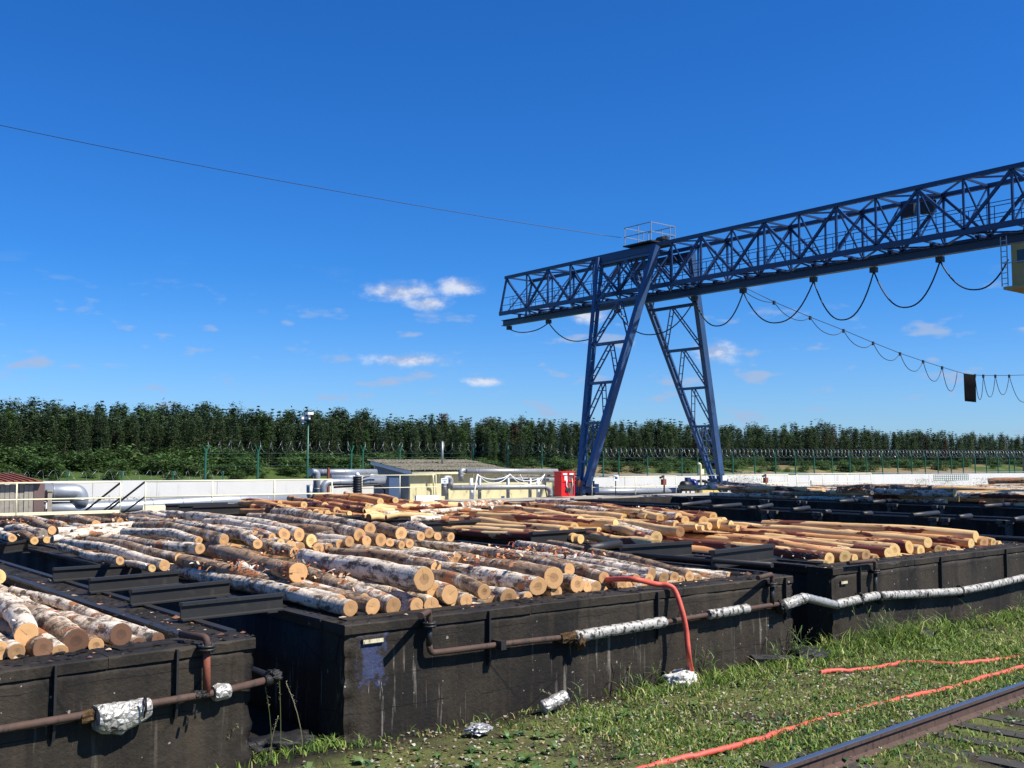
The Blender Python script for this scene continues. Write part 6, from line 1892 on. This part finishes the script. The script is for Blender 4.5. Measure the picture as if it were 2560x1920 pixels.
def where(px):
    for lim, w in ((300, 'behind the shed and steps'), (660, 'behind the low razor coil'), (930, 'behind the lamp mast'), (1160, 'behind the pump house'), (1420, 'behind the silver pipe rack'), (1640, 'seen past the left crane leg'), (1860, 'seen past the right crane leg'), (2200, 'behind the far railings'), (9999, 'behind the far log heap')):
        if px < lim: return w
def canopy_px(px):
    """pixel row of the tree line in the photograph"""
    xs = [0, 300, 600, 800, 1000, 1280, 1500, 1800, 1900, 2050, 2200, 2400, 2560]
    ysx = [1014, 1018, 1024, 1030, 1045, 1050, 1052, 1060, 1066, 1064, 1072, 1080, 1090]
    return float(np.interp(px, xs, ysx)) + 5.5 * mnoise.noise((px / 95.0, 1, 1)) + 4.0 * mnoise.noise((px / 33.0, 4, 1)) + 4
def pick():
    u = rng.random()
    if u < .62: return rng.choice([v for v in variants if v[0] == 'pine'])
    if u < .90: return rng.choice([v for v in variants if v[0] == 'spruce'])
    if u < .97: return rng.choice([v for v in variants if v[0] == 'birch'])
    return rng.choice([v for v in variants if v[0] == 'brown'])
cnt = 0
rest = []
for row, (Yrow, nrow) in enumerate(((301, 92), (306, 104), (312, 104))):
    for i in range(nrow):
        px = -60 + (2700) * (i + rng.uniform(.1, .9)) / nrow
        Yt = Yrow + rng.uniform(-2.5, 2.5)
        d = ray(px, 1100); x = d[0] * Yt / d[1]
        zb = gz(x, Yt)
        D = proj((x, Yt, 0))[2]
        hz_ = EYE + (1154 - canopy_px(px)) * D / 2648.0 - zb
        h = hz_ * (.82 + .08 * row) * rng.uniform(.78, 1.08)
        v = pick()
        if v[0] == 'brown' and px < 1700: v = variants[0]
        s = h / 20.0; sw = min(s, 1.25) * rng.uniform(.8, 1.15) * (1.0 if px < 1500 else 1.1)
        place = where(px)
        root = empty('pine_tree' if v[0] != 'birch' else 'broadleaf_tree', (x, Yt, zb), tl[v[0]] + ' ' + place, 'tree', {'pine': 'pines of the far wood', 'spruce': 'spruces of the far wood', 'birch': 'broadleaf trees of the far wood', 'brown': 'dried pines of the far wood'}[v[0]] + ' ' + place, rng.uniform(0, 6.28))
        root.scale = (sw, sw, s)
        link('trunk', v[2], root); link('crown', v[1], root)
        cnt += 1
# the depth of the wood behind, one mass
VV, FF, TT = [], [], []; off = 0
for row, (Yrow, nrow) in enumerate(((309, 150), (315, 150), (320, 150), (326, 150), (332, 150), (339, 150), (347, 150))):
    for i in range(nrow):
        px = -80 + 2740 * (i + rng.uniform(.1, .9)) / nrow
        Yt = Yrow + rng.uniform(-3, 3); d = ray(px, 1100); x = d[0] * Yt / d[1]; zb = gz(x, Yt)
        D = proj((x, Yt, 0))[2]
        h = (EYE + (1154 - canopy_px(px)) * D / 2648.0 - zb) * (rng.uniform(.80, .98) if Yrow < 322 else rng.choice([.86, .93, .97, 1.0, 1.04, 1.10]) * rng.uniform(.97, 1.03))
        v, f, t = pick()[3] if rng.random() < .6 else variants[6 + rng.randint(0, 2)][3]
        s = h / 20; a = rng.uniform(0, 6.28); sw = min(s, 1.2)
        half = f
        idx = np.unique(half)
        remap = np.zeros(len(v), int); remap[idx] = np.arange(len(idx))
        vv = v[idx]; q = np.stack([(vv[:, 0] * math.cos(a) - vv[:, 1] * math.sin(a)) * sw * 1.1 + x, (vv[:, 0] * math.sin(a) + vv[:, 1] * math.cos(a)) * sw * 1.1 + Yt, vv[:, 2] * s + zb], 1)
        VV.append(q); FF.append(remap[half] + off); TT.append(t[idx]); off += len(idx)
poly_arrays('far_wood', np.concatenate(VV), np.concatenate(FF), 'needles', np.concatenate(TT), kind='stuff', label='dark mass of the wood behind the front pines on the far bank', category='wood')
# thicket at the foot of the wood
def bush_mesh(flatness):
    tufts = []
    for i in range(46):
        a = nr_.uniform(0, 6.28); u = nr_.uniform(0, 1); r = 3.0 * math.sqrt(nr_.uniform(0, 1)) * (1 - .45 * u)
        tufts.append(((math.cos(a) * r, math.sin(a) * r, .3 + 3.4 * u * (1 - .25 * r / 3)), nr_.uniform(.4, .75), nr_.uniform(.65, 1.3)))
    return foliage(tufts, .5, 17, [(.052, .105, .024), (.068, .125, .032), (.042, .086, .024), (.088, .140, .04)], .75)
bushes = [poly_arrays('foliage', *bush_mesh(1)[:2], 'shrubleaf', None, False) if False else None for _ in range(0)]
for i in range(4):
    v, f, t = bush_mesh(1); bushes.append(poly_arrays('foliage', v, f, 'shrubleaf', t, False))
stem = MB()
for k in range(4):
    a = k * 1.7; stem.tube([(0, 0, -.5), (math.cos(a) * .5, math.sin(a) * .5, 1.4), (math.cos(a) * 1.2, math.sin(a) * 1.2, 2.8)], .06, 5)
sm = bpy.data.meshes.new('stem'); sm.from_pydata(stem.v, [], stem.f); sm.materials.append(MAT['pinebark'])
nb = 0
for i in range(260):
    px = rng.uniform(-60, 2640)
    if px < 1050:
        Yt = rng.uniform(268, 299); s = rng.uniform(.55, 1.45) * (1.3 if px < 600 and Yt > 284 else 1.0)
        if Yt < 276: s *= .55
    elif px < 1500:
        Yt = rng.uniform(280, 300); s = rng.uniform(.5, 1.2)
    else:
        Yt = rng.uniform(272, 300); s = rng.uniform(.45, 1.25)
    d = ray(px, 1150); x = d[0] * Yt / d[1]; zb = gz(x, Yt)
    near = px < 1050
    root = empty('shrub', (x, Yt, zb - .2), ('dense green thicket shrub ' if near else 'scattered green bank shrub ') + where(px), 'shrub', ('thicket shrubs ' if near else 'bank shrubs ') + where(px), rng.uniform(0, 6.28))
    root.scale = (s * 1.15, s * 1.15, s)
    link('stem', sm, root); link('foliage', rng.choice(bushes), root)
# roof of a far house at the right edge
hp_ = PY(2585, 1142, 230.0); T = Thing('far_house', (hp_[0], hp_[1], -3), 'small far house with grey roof at the end of the fence', 'house')
z0, z1, z2 = EYE - 0.2, float(hp_[2]) - .3, float(hp_[2]) + 1.2
T.part(MB().box((hp_[0] - 5, hp_[1] - 3, -4), (hp_[0] + 7, hp_[1] + 3, z1)), 'wall', 'timber')
m = MB(); x0, x1 = hp_[0] - 5.6, hp_[0] + 7.6; m.add([(x0, hp_[1] - 3.5, z1 - .1), (x1, hp_[1] - 3.5, z1 - .1), (x1, hp_[1], z2), (x0, hp_[1], z2), (x0, hp_[1] + 3.5, z1 - .1), (x1, hp_[1] + 3.5, z1 - .1)], [(0, 1, 2, 3), (3, 2, 5, 4), (0, 3, 4), (1, 5, 2), (0, 4, 5, 1)])
T.part(m, 'roof', 'slate')
# weeds along the wall foot
def wall_weeds():
    for j, (px, n, hgt) in enumerate(((1590, 12, .5), (1838, 40, 1.2), (1905, 24, .6), (2290, 30, .6), (2440, 26, .6), (260, 22, .35), (330, 12, .3), (590, 8, .25), (640, 8, .25), (1870, 24, .8), (2350, 26, .5))):
        vs, fs, tn = [], [], []; r = random.Random(j + 50)
        b = wall_pt(px, -.7)
        for k in range(n * 9):
            x = r.gauss(0, .45 + n * .012); y = r.gauss(0, .25); z = .8 + hgt * r.random() ** .7
            l = r.uniform(.06, .16); a = r.uniform(0, 6.28); e = r.uniform(-.3, 1.2); o = len(vs)
            dx, dy, dz = math.cos(a) * math.cos(e) * l, math.sin(a) * math.cos(e) * l, math.sin(e) * l
            vs += [(x - dy * .25, y + dx * .25, z), (x + dy * .25, y - dx * .25, z), (x + dx, y + dy, z + dz)]; fs.append((o, o + 1, o + 2))
            tn += [mul(r.choice([(.07, .11, .03), (.12, .15, .06), (.2, .2, .12)]), r.uniform(.7, 1.3))] * 3
        for k in range(n):
            x, y = r.gauss(0, .45 + n * .012), r.gauss(0, .25); o = len(vs); ln = r.uniform(.5, 1) * hgt + .8
            vs += [(x - .01, y, -.05), (x + .01, y, -.05), (x + r.uniform(-.15, .15), y, ln)]; fs.append((o, o + 1, o + 2)); tn += [(.12, .14, .06)] * 3
        ob = poly_arrays('wall_weed', vs, fs, 'leaf', tn); ob.location = (b.x, b.y, 0)
        tag(ob, 'tall leafy weed clump growing at the foot of the pale wall', 'weed', 'weeds at the foot of the pale wall')
wall_weeds()
